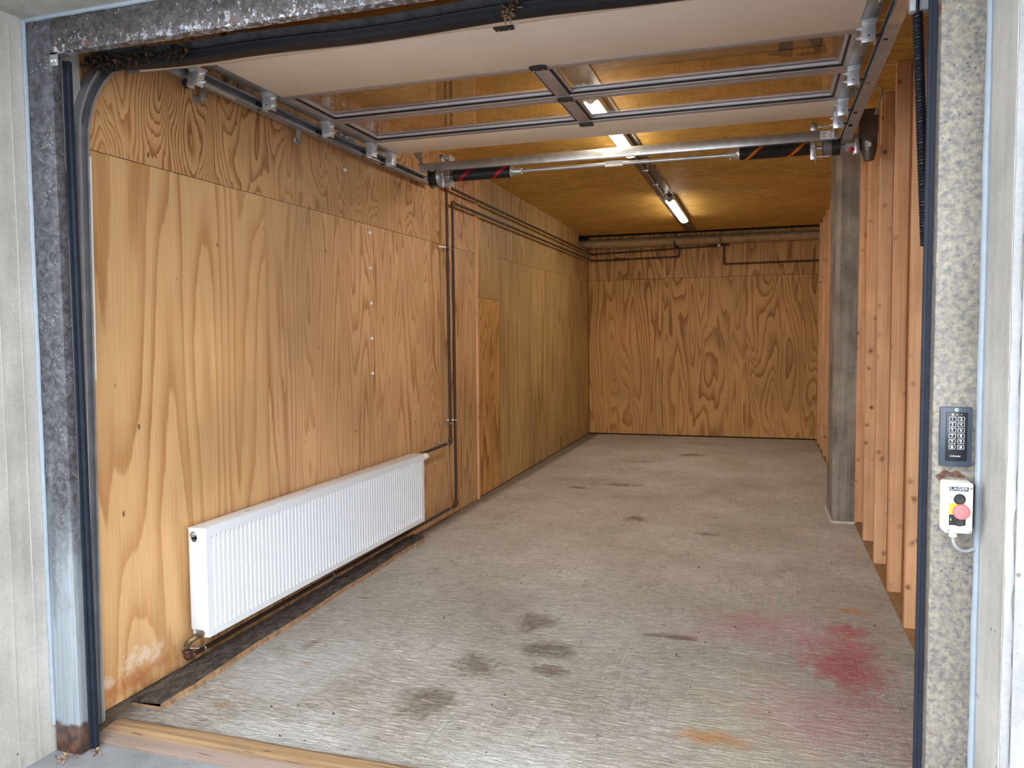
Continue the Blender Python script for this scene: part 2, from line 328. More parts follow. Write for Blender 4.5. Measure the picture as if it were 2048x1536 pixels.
# ------------------------------------------------------------------ mesh helper
WO = {}   # world origin of every object built
class MB:
    def __init__(s): s.v = []; s.f = []; s.mi = []; s.cur = 0
    def poly(s, pts, faces):
        o = len(s.v); s.v += [tuple(p) for p in pts]
        for f in faces: s.f.append(tuple(i+o for i in f)); s.mi.append(s.cur)
        return s
    def hexa(s, p):   # 4 bottom ccw + 4 top ccw
        return s.poly(p, [(3, 2, 1, 0), (4, 5, 6, 7), (0, 1, 5, 4), (1, 2, 6, 5), (2, 3, 7, 6), (3, 0, 4, 7)])
    def box(s, x0, x1, y0, y1, z0, z1, b=0.0):
        if x0 > x1: x0, x1 = x1, x0
        if y0 > y1: y0, y1 = y1, y0
        if z0 > z1: z0, z1 = z1, z0
        b = min(b, (x1-x0)*0.45, (y1-y0)*0.45, (z1-z0)*0.45)
        if b <= 0:
            return s.hexa([(x0, y0, z0), (x1, y0, z0), (x1, y1, z0), (x0, y1, z0), (x0, y0, z1), (x1, y0, z1), (x1, y1, z1), (x0, y1, z1)])
        bm = bmesh.new(); bmesh.ops.create_cube(bm, size=1)
        for q in bm.verts: q.co = Vector(((x0+x1)/2+q.co.x*(x1-x0), (y0+y1)/2+q.co.y*(y1-y0), (z0+z1)/2+q.co.z*(z1-z0)))
        bmesh.ops.bevel(bm, geom=bm.edges[:], offset=b, segments=2, affect='EDGES', profile=0.5)
        return s.frombm(bm)
    def frombm(s, bm):
        bm.verts.index_update(); s.poly([q.co[:] for q in bm.verts], [[q.index for q in f.verts] for f in bm.faces]); bm.free(); return s
    def ext(s, pts, vec):   # polygon (3d) extruded
        n = len(pts); vec = Vector(vec); a = [Vector(p) for p in pts]
        nrm = sum(((a[i]-a[0]).cross(a[(i+1) % n]-a[0]) for i in range(n)), Vector())
        if nrm.dot(vec) > 0: a = a[::-1]
        return s.poly(a+[p+vec for p in a], [tuple(range(n)), tuple(range(2*n-1, n-1, -1))]+[(i, i+n, (i+1) % n+n, (i+1) % n) for i in range(n)])
    def tube(s, path, r, n=8, caps=True):
        P = [Vector(p) for p in path]; m = len(P); rs = r if isinstance(r, (list, tuple)) else [r]*m
        T = []
        for i in range(m):
            a = P[min(i+1, m-1)]-P[max(i-1, 0)]; T.append(a.normalized() if a.length > 1e-9 else Vector((0, 0, 1)))
        u = T[0].orthogonal().normalized(); rings = []
        for i in range(m):
            u = (u - T[i]*u.dot(T[i])); u = u.normalized() if u.length > 1e-6 else T[i].orthogonal().normalized()
            w_ = T[i].cross(u)
            k = 1.0
            if 0 < i < m-1:
                c = (P[i]-P[i-1]).normalized().dot((P[i+1]-P[i]).normalized()); k = 1/max(0.5, math.sqrt((1+max(-0.9, c))/2))
            rings.append([P[i]+(u*math.cos(2*PI*j/n)+w_*math.sin(2*PI*j/n))*rs[i] for j in range(n)])
        pts = [p for g in rings for p in g]; fs = []
        for i in range(m-1):
            for j in range(n): fs.append((i*n+j, i*n+(j+1) % n, (i+1)*n+(j+1) % n, (i+1)*n+j))
        if caps: fs += [tuple(range(n-1, -1, -1)), tuple(range((m-1)*n, m*n))]
        return s.poly(pts, fs)
    def cyl(s, a, b, r, n=16, r2=None): return s.tube([a, b], [r, r if r2 is None else r2], n)
    def lathe(s, a, d, prof, n=20):   # prof: (t, r) along direction d from a
        a = Vector(a); d = Vector(d).normalized()
        return s.tube2([(a+d*t, max(r, 1e-4)) for t, r in prof], d, n)
    def tube2(s, pr, d, n):
        u = d.orthogonal().normalized(); w_ = d.cross(u); m = len(pr)
        pts = [p+(u*math.cos(2*PI*j/n)+w_*math.sin(2*PI*j/n))*r for p, r in pr for j in range(n)]
        fs = [(i*n+j, i*n+(j+1) % n, (i+1)*n+(j+1) % n, (i+1)*n+j) for i in range(m-1) for j in range(n)]
        fs += [tuple(range(n-1, -1, -1)), tuple(range((m-1)*n, m*n))]
        return s.poly(pts, fs)
    def ring(s, c, d, R, r, n=20, k=8):
        d = Vector(d).normalized(); u = d.orthogonal().normalized(); w_ = d.cross(u); c = Vector(c); pts = []; fs = []
        for i in range(n):
            e = u*math.cos(2*PI*i/n)+w_*math.sin(2*PI*i/n)
            for j in range(k): pts.append(c+e*(R+r*math.cos(2*PI*j/k))+d*r*math.sin(2*PI*j/k))
        for i in range(n):
            for j in range(k): fs.append((i*k+j, ((i+1) % n)*k+j, ((i+1) % n)*k+(j+1) % k, i*k+(j+1) % k))
        return s.poly(pts, fs)
    def build(s, name, mat, parent=None, origin=None, smooth=35):
        me = bpy.data.meshes.new(name)
        lo = [min(p[i] for p in s.v) for i in range(3)]; hi = [max(p[i] for p in s.v) for i in range(3)]
        o = Vector(origin) if origin is not None else Vector(((lo[0]+hi[0])/2, (lo[1]+hi[1])/2, (lo[2]+hi[2])/2 if parent else lo[2]))
        me.from_pydata([(p[0]-o.x, p[1]-o.y, p[2]-o.z) for p in s.v], [], s.f)
        mats = mat if isinstance(mat, list) else [mat]
        for q in mats: me.materials.append(M[q])
        if len(mats) > 1: me.polygons.foreach_set('material_index', s.mi)
        bm = bmesh.new(); bm.from_mesh(me); bmesh.ops.recalc_face_normals(bm, faces=bm.faces[:]); bm.to_mesh(me); bm.free()
        if smooth: me.shade_smooth(); me.set_sharp_from_angle(angle=math.radians(smooth))
        ob = bpy.data.objects.new(name, me); COL.objects.link(ob); WO[ob.name] = o
        if parent is not None:
            ob.parent = parent; ob.location = o-WO[parent.name]
        else: ob.location = o
        return ob

def thing(name, loc, label=None, cat=None, group=None, kind=None, parent=None):
    o = bpy.data.objects.new(name, None); COL.objects.link(o); o.empty_display_size = 0.05; WO[o.name] = Vector(loc)
    if parent is not None: o.parent = parent; o.location = Vector(loc)-WO[parent.name]
    else: o.location = loc
    return tag(o, label, cat, group, kind)
def tag(o, label=None, cat=None, group=None, kind=None):
    if label: o['label'] = label
    if cat: o['category'] = cat
    if group: o['group'] = group
    if kind: o['kind'] = kind
    return o
def struct(o, label, cat): return tag(o, label, cat, None, 'structure')

def text_mesh(txt, size):
    cu = bpy.data.curves.new('txt', 'FONT'); cu.body = txt; cu.size = size; cu.align_x = 'CENTER'; cu.align_y = 'CENTER'; cu.extrude = size*0.02; cu.resolution_u = 3
    ob = bpy.data.objects.new('txt', cu); COL.objects.link(ob)
    dg = bpy.context.evaluated_depsgraph_get(); dg.update()
    me = ob.evaluated_get(dg).to_mesh(); vs = [tuple(v.co) for v in me.vertices]; fs = [tuple(p.vertices) for p in me.polygons]
    ob.evaluated_get(dg).to_mesh_clear(); bpy.data.objects.remove(ob); bpy.data.curves.remove(cu)
    return vs, fs
def text(name, txt, size, c, mat, parent, ax=(1, 0, 0), up=(0, 0, 1), sx=1.0):
    vs, fs = text_mesh(txt, size); ax = Vector(ax); up = Vector(up); nn = ax.cross(up); c = Vector(c)
    m = MB(); m.poly([c+ax*(v[0]*sx)+up*v[1]+nn*v[2] for v in vs], fs)
    return m.build(name, mat, parent, smooth=0)

def seg(a, b, n):
    a = Vector(a); b = Vector(b); return [a.lerp(b, i/n) for i in range(n+1)]
def rounded(path, r, k=5):
    P = [Vector(p) for p in path]; out = [P[0]]
    for i in range(1, len(P)-1):
        a = (P[i-1]-P[i]); b = (P[i+1]-P[i]); ra = min(r, a.length*0.49, b.length*0.49)
        p0 = P[i]+a.normalized()*ra; p2 = P[i]+b.normalized()*ra
        for j in range(k+1):
            t_ = j/k; out.append(p0*(1-t_)**2+P[i]*2*t_*(1-t_)+p2*t_**2)
    return out+[P[-1]]

# ================================================================== SETTING
XL = -2.535                                  # left wall face, front length
def xl(y): return XL if y < 4.66 else -2.546-(y-4.7)*0.0130
CE = 3.02
fl = MB().box(-2.72, 0.90, 0.16, 10.05, -0.12, 0.0).build('floor', 'floor', origin=(0, 0, 0), smooth=0)
struct(fl, 'rough broomed grey concrete garage floor with stains', 'floor')
gd = MB().box(-9, 9, -12, 0.16, -0.15, -0.004).build('pavement', 'conc_out', origin=(0, 0, 0), smooth=0)
struct(gd, 'smooth grey paving outside the garage door', 'pavement')

# ceiling with separate chipboard panels
ce = MB().box(-3.1, 0.95, 0.036, 10.1, 3.17, 3.27).build('ceiling', 'dark', smooth=0)
struct(ce, 'amber chipboard ceiling above the garage', 'ceiling')
ys = [0.04, 0.9, 2.14, 3.38, 4.62, 5.86, 7.10, 8.34, 9.56]
for i in range(len(ys)-1):
    for x0, x1 in ((-2.70, -1.037), (-1.033, 0.80)):
        MB().box(x0, x1, ys[i]+0.002, ys[i+1]-0.002, CE, CE+0.02).build('panel', 'chip', ce, smooth=0)

# left wall
wl = MB().poly([], [])
wl.box(-2.80, -2.556, 0.20, 4.66, -0.05, 3.20); wl.hexa([(-2.9, 4.66, -0.05), (-2.567, 4.66, -0.05), (-2.635, 10.05, -0.05), (-2.9, 10.05, -0.05), (-2.9, 4.66, 3.2), (-2.567, 4.66, 3.2), (-2.635, 10.05, 3.2), (-2.9, 10.05, 3.2)])
wl.v[8:16] = [(-2.9, 4.66, -0.05), (-2.567, 4.66, -0.05), (-2.6245, 9.165, -0.05), (-2.9, 9.165, -0.05), (-2.9, 4.66, 3.2), (-2.567, 4.66, 3.2), (-2.6245, 9.165, 3.2), (-2.9, 9.165, 3.2)]
wl.hexa([(-2.9, 9.165, -0.05), (-2.6245, 9.165, -0.05), (-2.635, 10.05, -0.05), (-2.9, 10.05, -0.05), (-2.9, 9.165, 2.83), (-2.6245, 9.165, 2.83), (-2.635, 10.05, 2.83), (-2.9, 10.05, 2.83)]); wl.box(-3.1, -2.9, 4.66, 10.1, -0.05, 3.25)
wl = wl.build('wall_left', 'dark', smooth=0); struct(wl, 'left garage wall lined with varnished plywood sheets', 'wall')
def lpanel(y0, y1, z0, z1, mat, zj0=None, zj1=None, g=0.0016, off=0.0):
    y0 += g; y1 -= g; a, b = xl(y0)+off, xl(y1)+off; t_ = 0.014
    z1a = zj0 if zj0 is not None else z1; z1b = zj1 if zj1 is not None else z1
    z0a, z0b = (z0 if not isinstance(z0, tuple) else z0[0]), (z0 if not isinstance(z0, tuple) else z0[1])
    m = MB().hexa([(a-t_, y0, z0a), (a, y0, z0a), (b, y1, z0b), (b-t_, y1, z0b), (a-t_, y0, z1a), (a, y0, z1a), (b, y1, z1b), (b-t_, y1, z1b)])
    return m.build('panel', mat, wl, smooth=0)
def zj(y): return 2.253+(y-0.25)*0.0053
cuts = [0.25, 1.451, 2.671, 3.891, 4.645]
for i in range(4): lpanel(cuts[i], cuts[i+1], 0.007, 0, 'ply' if i else 'ply_first', zj(cuts[i])-0.002, zj(cuts[i+1])-0.002, off=[0, 0.001, -0.001, 0.0005][i])
cuts = [0.25, 1.06, 2.28, 3.50, 4.645]
for i in range(4): lpanel(cuts[i], cuts[i+1], (zj(cuts[i])+0.001, zj(cuts[i+1])+0.001), CE, 'ply_top', off=[0.001, -0.0005, 0.0005, 0][i])
lpanel(4.69, 5.365, 0.012, 1.878, 'ply_back'); lpanel(4.69, 5.365, 1.882, CE, 'ply_far')
cuts = [5.365, 6.585, 7.805, 9.025, 9.85]
def zk(y): return 2.296+(y-5.365)*0.0158
for i in range(4): lpanel(cuts[i], cuts[i+1], 0.012, 0, 'ply_far', zk(cuts[i])-0.002, zk(cuts[i+1])-0.002, off=[0, 0.001, 0, 0.001][i])
cuts = [5.365, 6.585, 7.805, 9.165]
for i in range(3): lpanel(cuts[i], cuts[i+1], (zk(cuts[i])+0.001, zk(cuts[i+1])+0.001), CE, 'ply_far')
lpanel(9.165, 9.85, (zk(9.165)+0.001, zk(9.85)+0.001), 2.832, 'ply_far')
# timber cover post
cp = MB().box(-2.556, -2.522, 4.648, 4.688, 0.003, CE-0.003, 0.002).build('cover_post', 'pine_red', wl); cp['label'] = 'raw reddish pine cover batten over the wall joint'

# back wall
wb = MB().box(-2.9, 0.95, 9.872, 10.1, -0.05, 3.2).build('wall_back', 'dark', smooth=0); struct(wb, 'plywood lined back wall of the garage', 'wall')
xs = [-2.607, -1.48, -0.273, 0.755]
for i in range(3):
    MB().box(xs[i]+0.0015, xs[i+1]-0.0015, 9.855+0.0007*i, 9.87, 0.02, 2.367).build('panel', 'ply_back', wb, smooth=0)
    MB().box(xs[i]+0.0015, xs[i+1]-0.0015, 9.8555-0.0007*i, 9.87, 2.371, 3.03).build('panel', 'ply_back', wb, smooth=0)

# right wall: sheathing, sole plate, studs
wr = MB().box(0.757, 0.95, 0.15, 10.05, -0.05, 3.2).build('wall_right', 'sheath', smooth=0); struct(wr, 'right timber stud wall with bare pine uprights', 'wall')
MB().box(0.683, 0.757, 0.20, 4.55, 0.0, 0.012).build('sole_plate', 'timber', wr, smooth=0)
MB().box(0.683, 0.757, 5.18, 9.85, 0.0, 0.012).build('sole_plate', 'timber', wr, smooth=0)
for i, y in enumerate([0.97, 1.57, 2.17, 2.77, 3.37, 3.98, 4.57, 5.22, 5.80, 6.40, 7.0, 7.6, 8.2, 8.8, 9.35]):
    dx = [0, 0.003, -0.001, 0.001, 0, 0.002][i % 6]
    MB().box(0.683+dx, 0.7565, y, y+0.045, 0.0125, CE-0.002, 0.0015).build('stud', 'pine' if i % 3 else 'pine_red', wr)
# sealed roof void
# concrete column
cc = MB()
cc.ext([(0.555, 4.567, 0), (0.683, 4.567, 0), (0.683, 5.17, 0), (0.520, 5.17, 0), (0.518, 4.60, 0)], (0, 0, CE-0.001))
cc = cc.build('concrete_column', 'conc_col', smooth=0); struct(cc, 'square grey concrete column standing against the right stud wall', 'column')
mm = MB().ext([(0.505, 4.545, 0.0), (0.70, 4.548, 0.0), (0.70, 4.567, 0.0), (0.52, 4.575, 0.0), (0.515, 5.17, 0.0), (0.500, 5.17, 0.0)], (0, 0, 0.016)).build('mortar_fillet', 'mortar', cc, smooth=0)

# outer concrete front with the door opening
wf = MB()
wf.box(-9, -2.482, -0.60, 0.20, -0.1, 2.625); wf.box(0.505, 9, -0.205, 0.10, -0.1, 2.625); wf.box(-9, 9, -0.205, 0.035, 2.625, 6.5)
wf.box(-2.80, -2.482, 0.2, 0.235, -0.05, 3.2); wf.box(0.70, 9, 0.1, 0.16, -0.05, 3.2)
wf = wf.build('wall_front', 'conc_wall', smooth=0); struct(wf, 'grey board-marked concrete front wall around the door opening', 'wall')
cn_ = MB().box(-9, 9, -1.1, -0.2055, 2.63, 2.85).build('shade_slab', 'conc_wall', smooth=0); struct(cn_, 'concrete slab added to shade the garage front', 'shade_slab')  # overhead slab added to hold back sky light from the front
bt = MB()
k = 60; pa = []
random.seed(3)
for i in range(k+1): pa.append((0.524+random.uniform(-0.004, 0.004), -0.206, i*2.6/k))
pb = [(0.505+random.uniform(0, 0.003), -0.206, i*2.6/k) for i in range(k+1)]
for i in range(k): bt.hexa([(pb[i][0], -0.2045, pb[i][2]), (pa[i][0], -0.2045, pa[i][2]), (pa[i][0], -0.209, pa[i][2]), (pb[i][0], -0.209, pb[i][2]), (pb[i+1][0], -0.2045, pb[i+1][2]), (pa[i+1][0], -0.2045, pa[i+1][2]), (pa[i+1][0], -0.209, pa[i+1][2]), (pb[i+1][0], -0.209, pb[i+1][2])])
bt = bt.build('arris_strip', 'stucco', wf, smooth=0)
MB().box(0.526, 3.0, -0.216, -0.2055, -0.05, 2.66).build('render_coat', 'stucco', wf, smooth=0)
# formwork ridges on the left reveal
for y in (-0.06, -0.14, -0.30): MB().box(-2.4825, -2.4800, y-0.0015, y+0.0015, 0.0, 2.6).build('formwork_ridge', 'conc_wall', wf, smooth=0)

# steel frame of the opening
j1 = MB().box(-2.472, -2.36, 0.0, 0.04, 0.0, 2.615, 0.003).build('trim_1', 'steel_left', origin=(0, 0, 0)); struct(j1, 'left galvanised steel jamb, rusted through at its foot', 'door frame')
j2 = MB().box(0.396, 0.495, 0.0, 0.04, 0.0, 2.615, 0.003).build('trim_2', 'steel_right', origin=(0, 0, 0)); struct(j2, 'right speckled steel jamb carrying the keypad', 'door frame')
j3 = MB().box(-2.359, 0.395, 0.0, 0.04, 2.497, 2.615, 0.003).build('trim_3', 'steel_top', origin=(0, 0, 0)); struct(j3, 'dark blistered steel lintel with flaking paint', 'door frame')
def bead(p, q, r, name, lab):
    n = 40; pts = seg(p, q, n); random.seed(len(name)+int(r*1e4)+int(p[0]*10))
    m = MB().tube([v+Vector((random.uniform(-1, 1), 0, random.uniform(-1, 1)))*0.0007 for v in pts], [r*random.uniform(0.9, 1.1) for _ in pts], 8)
    return struct(m.build(name, 'caulk'), lab, 'sealant')
bead((-2.477, -0.003, 0.1), (-2.477, -0.003, 2.62), 0.008, 'trim_4', 'pale grey sealant bead along the left steel jamb')
bead((0.500, -0.003, 0.0), (0.500, -0.003, 2.62), 0.009, 'trim_5', 'pale grey sealant bead along the right steel jamb')
bead((-2.48, -0.003, 2.620), (0.50, -0.003, 2.620), 0.008, 'trim_6', 'pale grey sealant bead along the steel lintel')
# frame end clip with two rivets
ec = MB().box(-2.366, -2.331, -0.003, -0.0005, 2.452, 2.497, 0.0005); ec.box(-2.366, -2.300, -0.003, 0.03, 2.491, 2.4965)
ec = ec.build('end_clip', 'galv'); tag(ec, 'small galvanised clip plate at the left corner of the lintel', 'clip')
for x in (-2.357, -2.342): MB().lathe((x, -0.003, 2.470), (0, -1, 0), [(0, 0.0055), (0.002, 0.005), (0.0035, 0.002)], 12).build('rivet', 'zinc', ec)
# side sealing strips of the door
s1 = MB().box(-2.36, -2.352, 0.042, 0.075, 0.0, 2.485).box(-2.352, -2.336, 0.046, 0.064, 0.0, 2.485, 0.004).build('sealing_strip', 'navy'); tag(s1, 'dark navy rubber sealing strip behind the left jamb', 'seal')
s2 = MB().box(0.376, 0.3935, 0.046, 0.058, 0.0, 2.60, 0.004).box(0.385, 0.3955, 0.041, 0.075, 0.0, 2.60).build('sealing_strip', 'navy'); tag(s2, 'dark navy rubber sealing strip behind the right jamb', 'seal')

# ================================================================== SECTIONAL DOOR
DZ = 2.74; DL, DR = -2.43, 0.41; BL, BR = -2.37, 0.348; TH = 0.04
door = thing('door_1', (-1.01, 1.5, DZ), 'open overhead sectional door with cream panels and brown window panes', 'door', kind='structure')
def end_stile(par, y0, y1, tf=None):
    for x0, x1 in ((DL, BL), (BR, DR)):
        m = MB().box(x0, x1, y0, y1, DZ-0.002, DZ+TH, 0.001)
        if tf: m.v = [tf(p) for p in m.v]
        m.build('end_stile', 'galv_dull', par)
        h = MB()
        for i in range(int((y1-y0)/0.045)):
            yy = y0+0.03+i*0.045
            xx = x0+0.012 if x0 < -1 else x1-0.012
            h.box(xx-0.003, xx+0.003, yy-0.004, yy+0.004, DZ-0.0026, DZ-0.0018)
        if tf: h.v = [tf(p) for p in h.v]
        h.build('stile_slots', 'black', par, smooth=0)
def solid(y0, y1, tf=None, lip=True):
    m = MB().box(BL, BR, y0+0.002, y1-0.002, DZ, DZ+TH, 0.003)
    if tf: m.v = [tf(p) for p in m.v]
    s_ = m.build('door_section', 'beige', door)
    end_stile(s_, y0+0.002, y1-0.002, tf)
    return s_
# bottom section tilted on the curve
ang = math.radians(20.6); H1 = (0.885, DZ)
def tilt(p):
    dy = p[1]-H1[0]; dz = p[2]-H1[1]
    return (p[0], H1[0]+dy*math.cos(ang)-dz*math.sin(ang), H1[1]+dy*math.sin(ang)+dz*math.cos(ang))
sec1 = solid(0.385, 0.885, tilt)
sec2 = solid(0.89, 1.39)
def window(y0, y1):
    FR = 0.045; xm = -1.005
    f = MB().box(DL+0.06, BR, y0+0.002, y0+FR, DZ, DZ+TH, 0.002).box(DL+0.06, BR, y1-FR, y1-0.002, DZ, DZ+TH, 0.002)
    f.box(BL, BL+0.035, y0+FR, y1-FR, DZ, DZ+TH); f.box(BR-0.02, BR, y0+FR, y1-FR, DZ, DZ+TH)
    s_ = f.build('door_section', 'alu', door); end_stile(s_, y0+0.002, y1-0.002)
    MB().box(xm-0.035, xm+0.035, y0+FR, y1-FR, DZ, DZ+TH, 0.002).build('mullion', 'alu', s_)
    for x0, x1 in ((BL+0.035, xm-0.035), (xm+0.035, BR-0.02)):
        a, b = y0+FR, y1-FR; g = 0.009
        q = MB().box(x0, x1, a, a+g, DZ+0.004, DZ+0.014).box(x0, x1, b-g, b, DZ+0.004, DZ+0.014).box(x0, x0+g, a+g, b-g, DZ+0.004, DZ+0.014).box(x1-g, x1, a+g, b-g, DZ+0.004, DZ+0.014)
        q.build('gasket', 'blackrub', s_, smooth=0)
        g2 = 0.022
        q = MB().box(x0+g, x1-g, a+g, a+g2, DZ+0.012, DZ+0.024).box(x0+g, x1-g, b-g2, b-g, DZ+0.012, DZ+0.024).box(x0+g, x0+g2, a+g2, b-g2, DZ+0.012, DZ+0.024).box(x1-g2, x1-g, a+g2, b-g2, DZ+0.012, DZ+0.024)
        q.build('glazing_bead', 'alu_lt', s_, smooth=0)
        MB().box(x0+0.004, x1-0.004, a+0.004, b-0.004, DZ+0.0255, DZ+0.0285).build('pane', 'glass', s_, smooth=0)
    return s_
sec3 = window(1.392, 1.902); sec4 = window(1.906, 2.41)
sec5 = solid(2.414, 2.73)
# house number on the outside of the pane
d17 = MB(); zt = DZ+0.0292
d17.ext([(0.043, 1.47, zt), (0.100, 1.47, zt), (0.104, 1.722, zt), (0.062, 1.722, zt), (0.045, 1.690, zt), (-0.004, 1.672, zt), (-0.004, 1.650, zt), (0.043, 1.645, zt)], (0, 0, 0.0012))
d17.ext([(0.149, 1.47, zt), (0.205, 1.47, zt), (0.250, 1.673, zt), (0.250, 1.726, zt), (0.119, 1.726, zt), (0.119, 1.690, zt), (0.198, 1.690, zt)], (0, 0, 0.0012))
d17.build('number_sticker', 'vinyl', sec3, smooth=0)['label'] = 'dark number 17 sticker seen through the pane'
# centre hinges (black caps)
for y, par, z in ((0.888, sec2, DZ), (1.391, sec3, DZ), (1.904, sec4, DZ), (2.412, sec5, DZ)):
    h = MB().box(-1.045, -0.965, y-0.022, y+0.022, z-0.012, z-0.001, 0.004).box(-1.03, -0.98, y-0.028, y+0.028, z-0.008, z-0.001, 0.003)
    h.build('centre_hinge', 'black', par)
    for x in (-1.03, -0.985): MB().lathe((x, y+0.01, z-0.012), (0, 0, -1), [(0, 0.005), (0.003, 0.004), (0.004, 0.001)], 8).build('screw', 'galv_dull', par)
# roller brackets
def bracket(par, xc, y, side, ztop=DZ-0.002, lean=0.0):
    w_ = 0.026; zb = ztop-0.083
    m = MB().box(xc-w_, xc+w_, y, y+0.004, zb, ztop-0.004, 0.0015).box(xc-w_, xc-w_+0.004, y+0.004, y+0.045, zb, ztop-0.004).box(xc+w_-0.004, xc+w_, y+0.004, y+0.045, zb, ztop-0.004)
    m.box(xc-w_-0.004, xc+w_+0.004, y-0.02, y+0.055, ztop-0.004, ztop)
    if lean: m.v = [(p[0], p[1]-(ztop-p[2])*lean, p[2]) for p in m.v]
    b = m.build('roller_bracket', 'zinc', par)
    q = MB()
    xr = xc+side*0.075
    q.cyl((xc, y+0.028, zb+0.03), (xr-side*0.02, y+0.028, zb+0.03), 0.0055, 8); q.lathe((xr-side*0.022, y+0.028, zb+0.03), (side, 0, 0), [(0, 0.016), (0.004, 0.021), (0.018, 0.021), (0.022, 0.016)], 14)
    q.build('roller', 'black', par)
    t_ = MB(); sx_ = -side
    for zz in (ztop-0.022, zb+0.024): t_.lathe((xc+sx_*w_, y+0.02, zz), (sx_, 0, 0), [(0, 0.009), (0.007, 0.009), (0.0071, 0.005), (0.018, 0.005)], 8)
    t_.build('bolt', 'zinc', par)
    MB().lathe((xc, y-0.0002, zb+0.025), (0, -1, 0), [(0, 0.0035), (0.0006, 0.0035)], 8).build('rivet_hole', 'black', par)
for y, par in ((1.30, sec2), (1.865, sec3), (2.39, sec4), (2.66, sec5)):
    bracket(par, -2.398, y, -1); bracket(par, 0.376, y, 1)
bracket(sec1, -2.398, 0.77, -1, DZ-0.045, 0.25); bracket(sec1, 0.376, 0.77, 1, DZ-0.045, 0.25)
# bottom rubber seal swept along the lower edge
def sweep_x(prof, n=60, x0=-2.425, x1=0.40):
    m = MB(); pts = []; kk = len(prof)
    for i in range(n+1):
        x = x0+(x1-x0)*i/n; e = max(0, (-1.95-x)/0.47)
        dy = -0.10*e*e; dz = -0.012*e*e+0.005*math.sin(x*6)
        for (py, pz) in prof: pts.append((x, py+dy, pz+dz))
    fs = [(i*kk+j, i*kk+(j+1) % kk, (i+1)*kk+(j+1) % kk, (i+1)*kk+j) for i in range(n) for j in range(kk)]
    fs += [tuple(range(kk-1, -1, -1)), tuple(range(n*kk, (n+1)*kk))]
    return m.poly(pts, fs)
cy, cz = tilt((0, 0.385, DZ))[1:]          # inner face lower edge
ty, tz = tilt((0, 0.385, DZ+TH))[1:]
sweep_x([(cy+0.004, cz-0.004), (cy-0.03, cz-0.012), (cy-0.055, cz-0.003), (cy-0.062, cz+0.018), (cy-0.045, cz+0.030), (cy-0.010, cz+0.028)]).build('bottom_seal', 'blackrub', sec1)
sweep_x([(cy-0.012, cz+0.029), (cy-0.05, cz+0.030), (ty-0.055, tz+0.018), (ty-0.02, tz+0.030), (ty+0.004, tz+0.004)]).build('seal_lip', 'greyrub', sec1)
sweep_x([(cy-0.064, cz+0.016), (cy-0.068, cz+0.022), (cy-0.060, cz+0.028), (cy-0.055, cz+0.022)]).build('seal_rib', 'blackrub', sec1)

# nest debris on the seal
def debris(name, mats, spots, n, sp, size, label, cat):
    random.seed(11); m = MB()
    for i in range(n):
        m.cur = random.randrange(len(mats))
        c = Vector(random.choice(spots))+Vector((random.gauss(0, sp[0]), random.gauss(0, sp[1]), random.gauss(0, sp[2])))
        a = Vector((random.gauss(0, 1), random.gauss(0, 1), random.gauss(0, 1))).normalized(); b = a.orthogonal().normalized()
        L = size*random.uniform(0.4, 1.4); W = L*random.uniform(0.2, 0.6); nn = a.cross(b)*0.0015
        m.hexa([c-a*L-nn, c-b*W-nn, c+a*L-nn, c+b*W-nn, c-a*L+nn, c-b*W+nn, c+a*L+nn, c+b*W+nn])
    return tag(m.build(name, mats, smooth=0), label, cat, kind='stuff')
debris('nest_debris', ['nest_dk', 'nest', 'nest_dk'], [(-2.40, 0.235, 2.545), (-2.36, 0.25, 2.545), (-2.30, 0.262, 2.55), (-2.22, 0.285, 2.565), (-2.10, 0.32, 2.578)], 420, (0.03, 0.012, 0.014), 0.011, 'clump of dry leaves and cobweb on the left end of the door seal', 'debris')
debris('bark_scrap', ['wood_edge', 'nest'], [(-0.815, 0.342, 2.565), (-0.805, 0.345, 2.548), (-0.795, 0.345, 2.58)], 60, (0.012, 0.003, 0.008), 0.009, 'small tan scrap of bark caught on the middle of the door seal', 'debris')

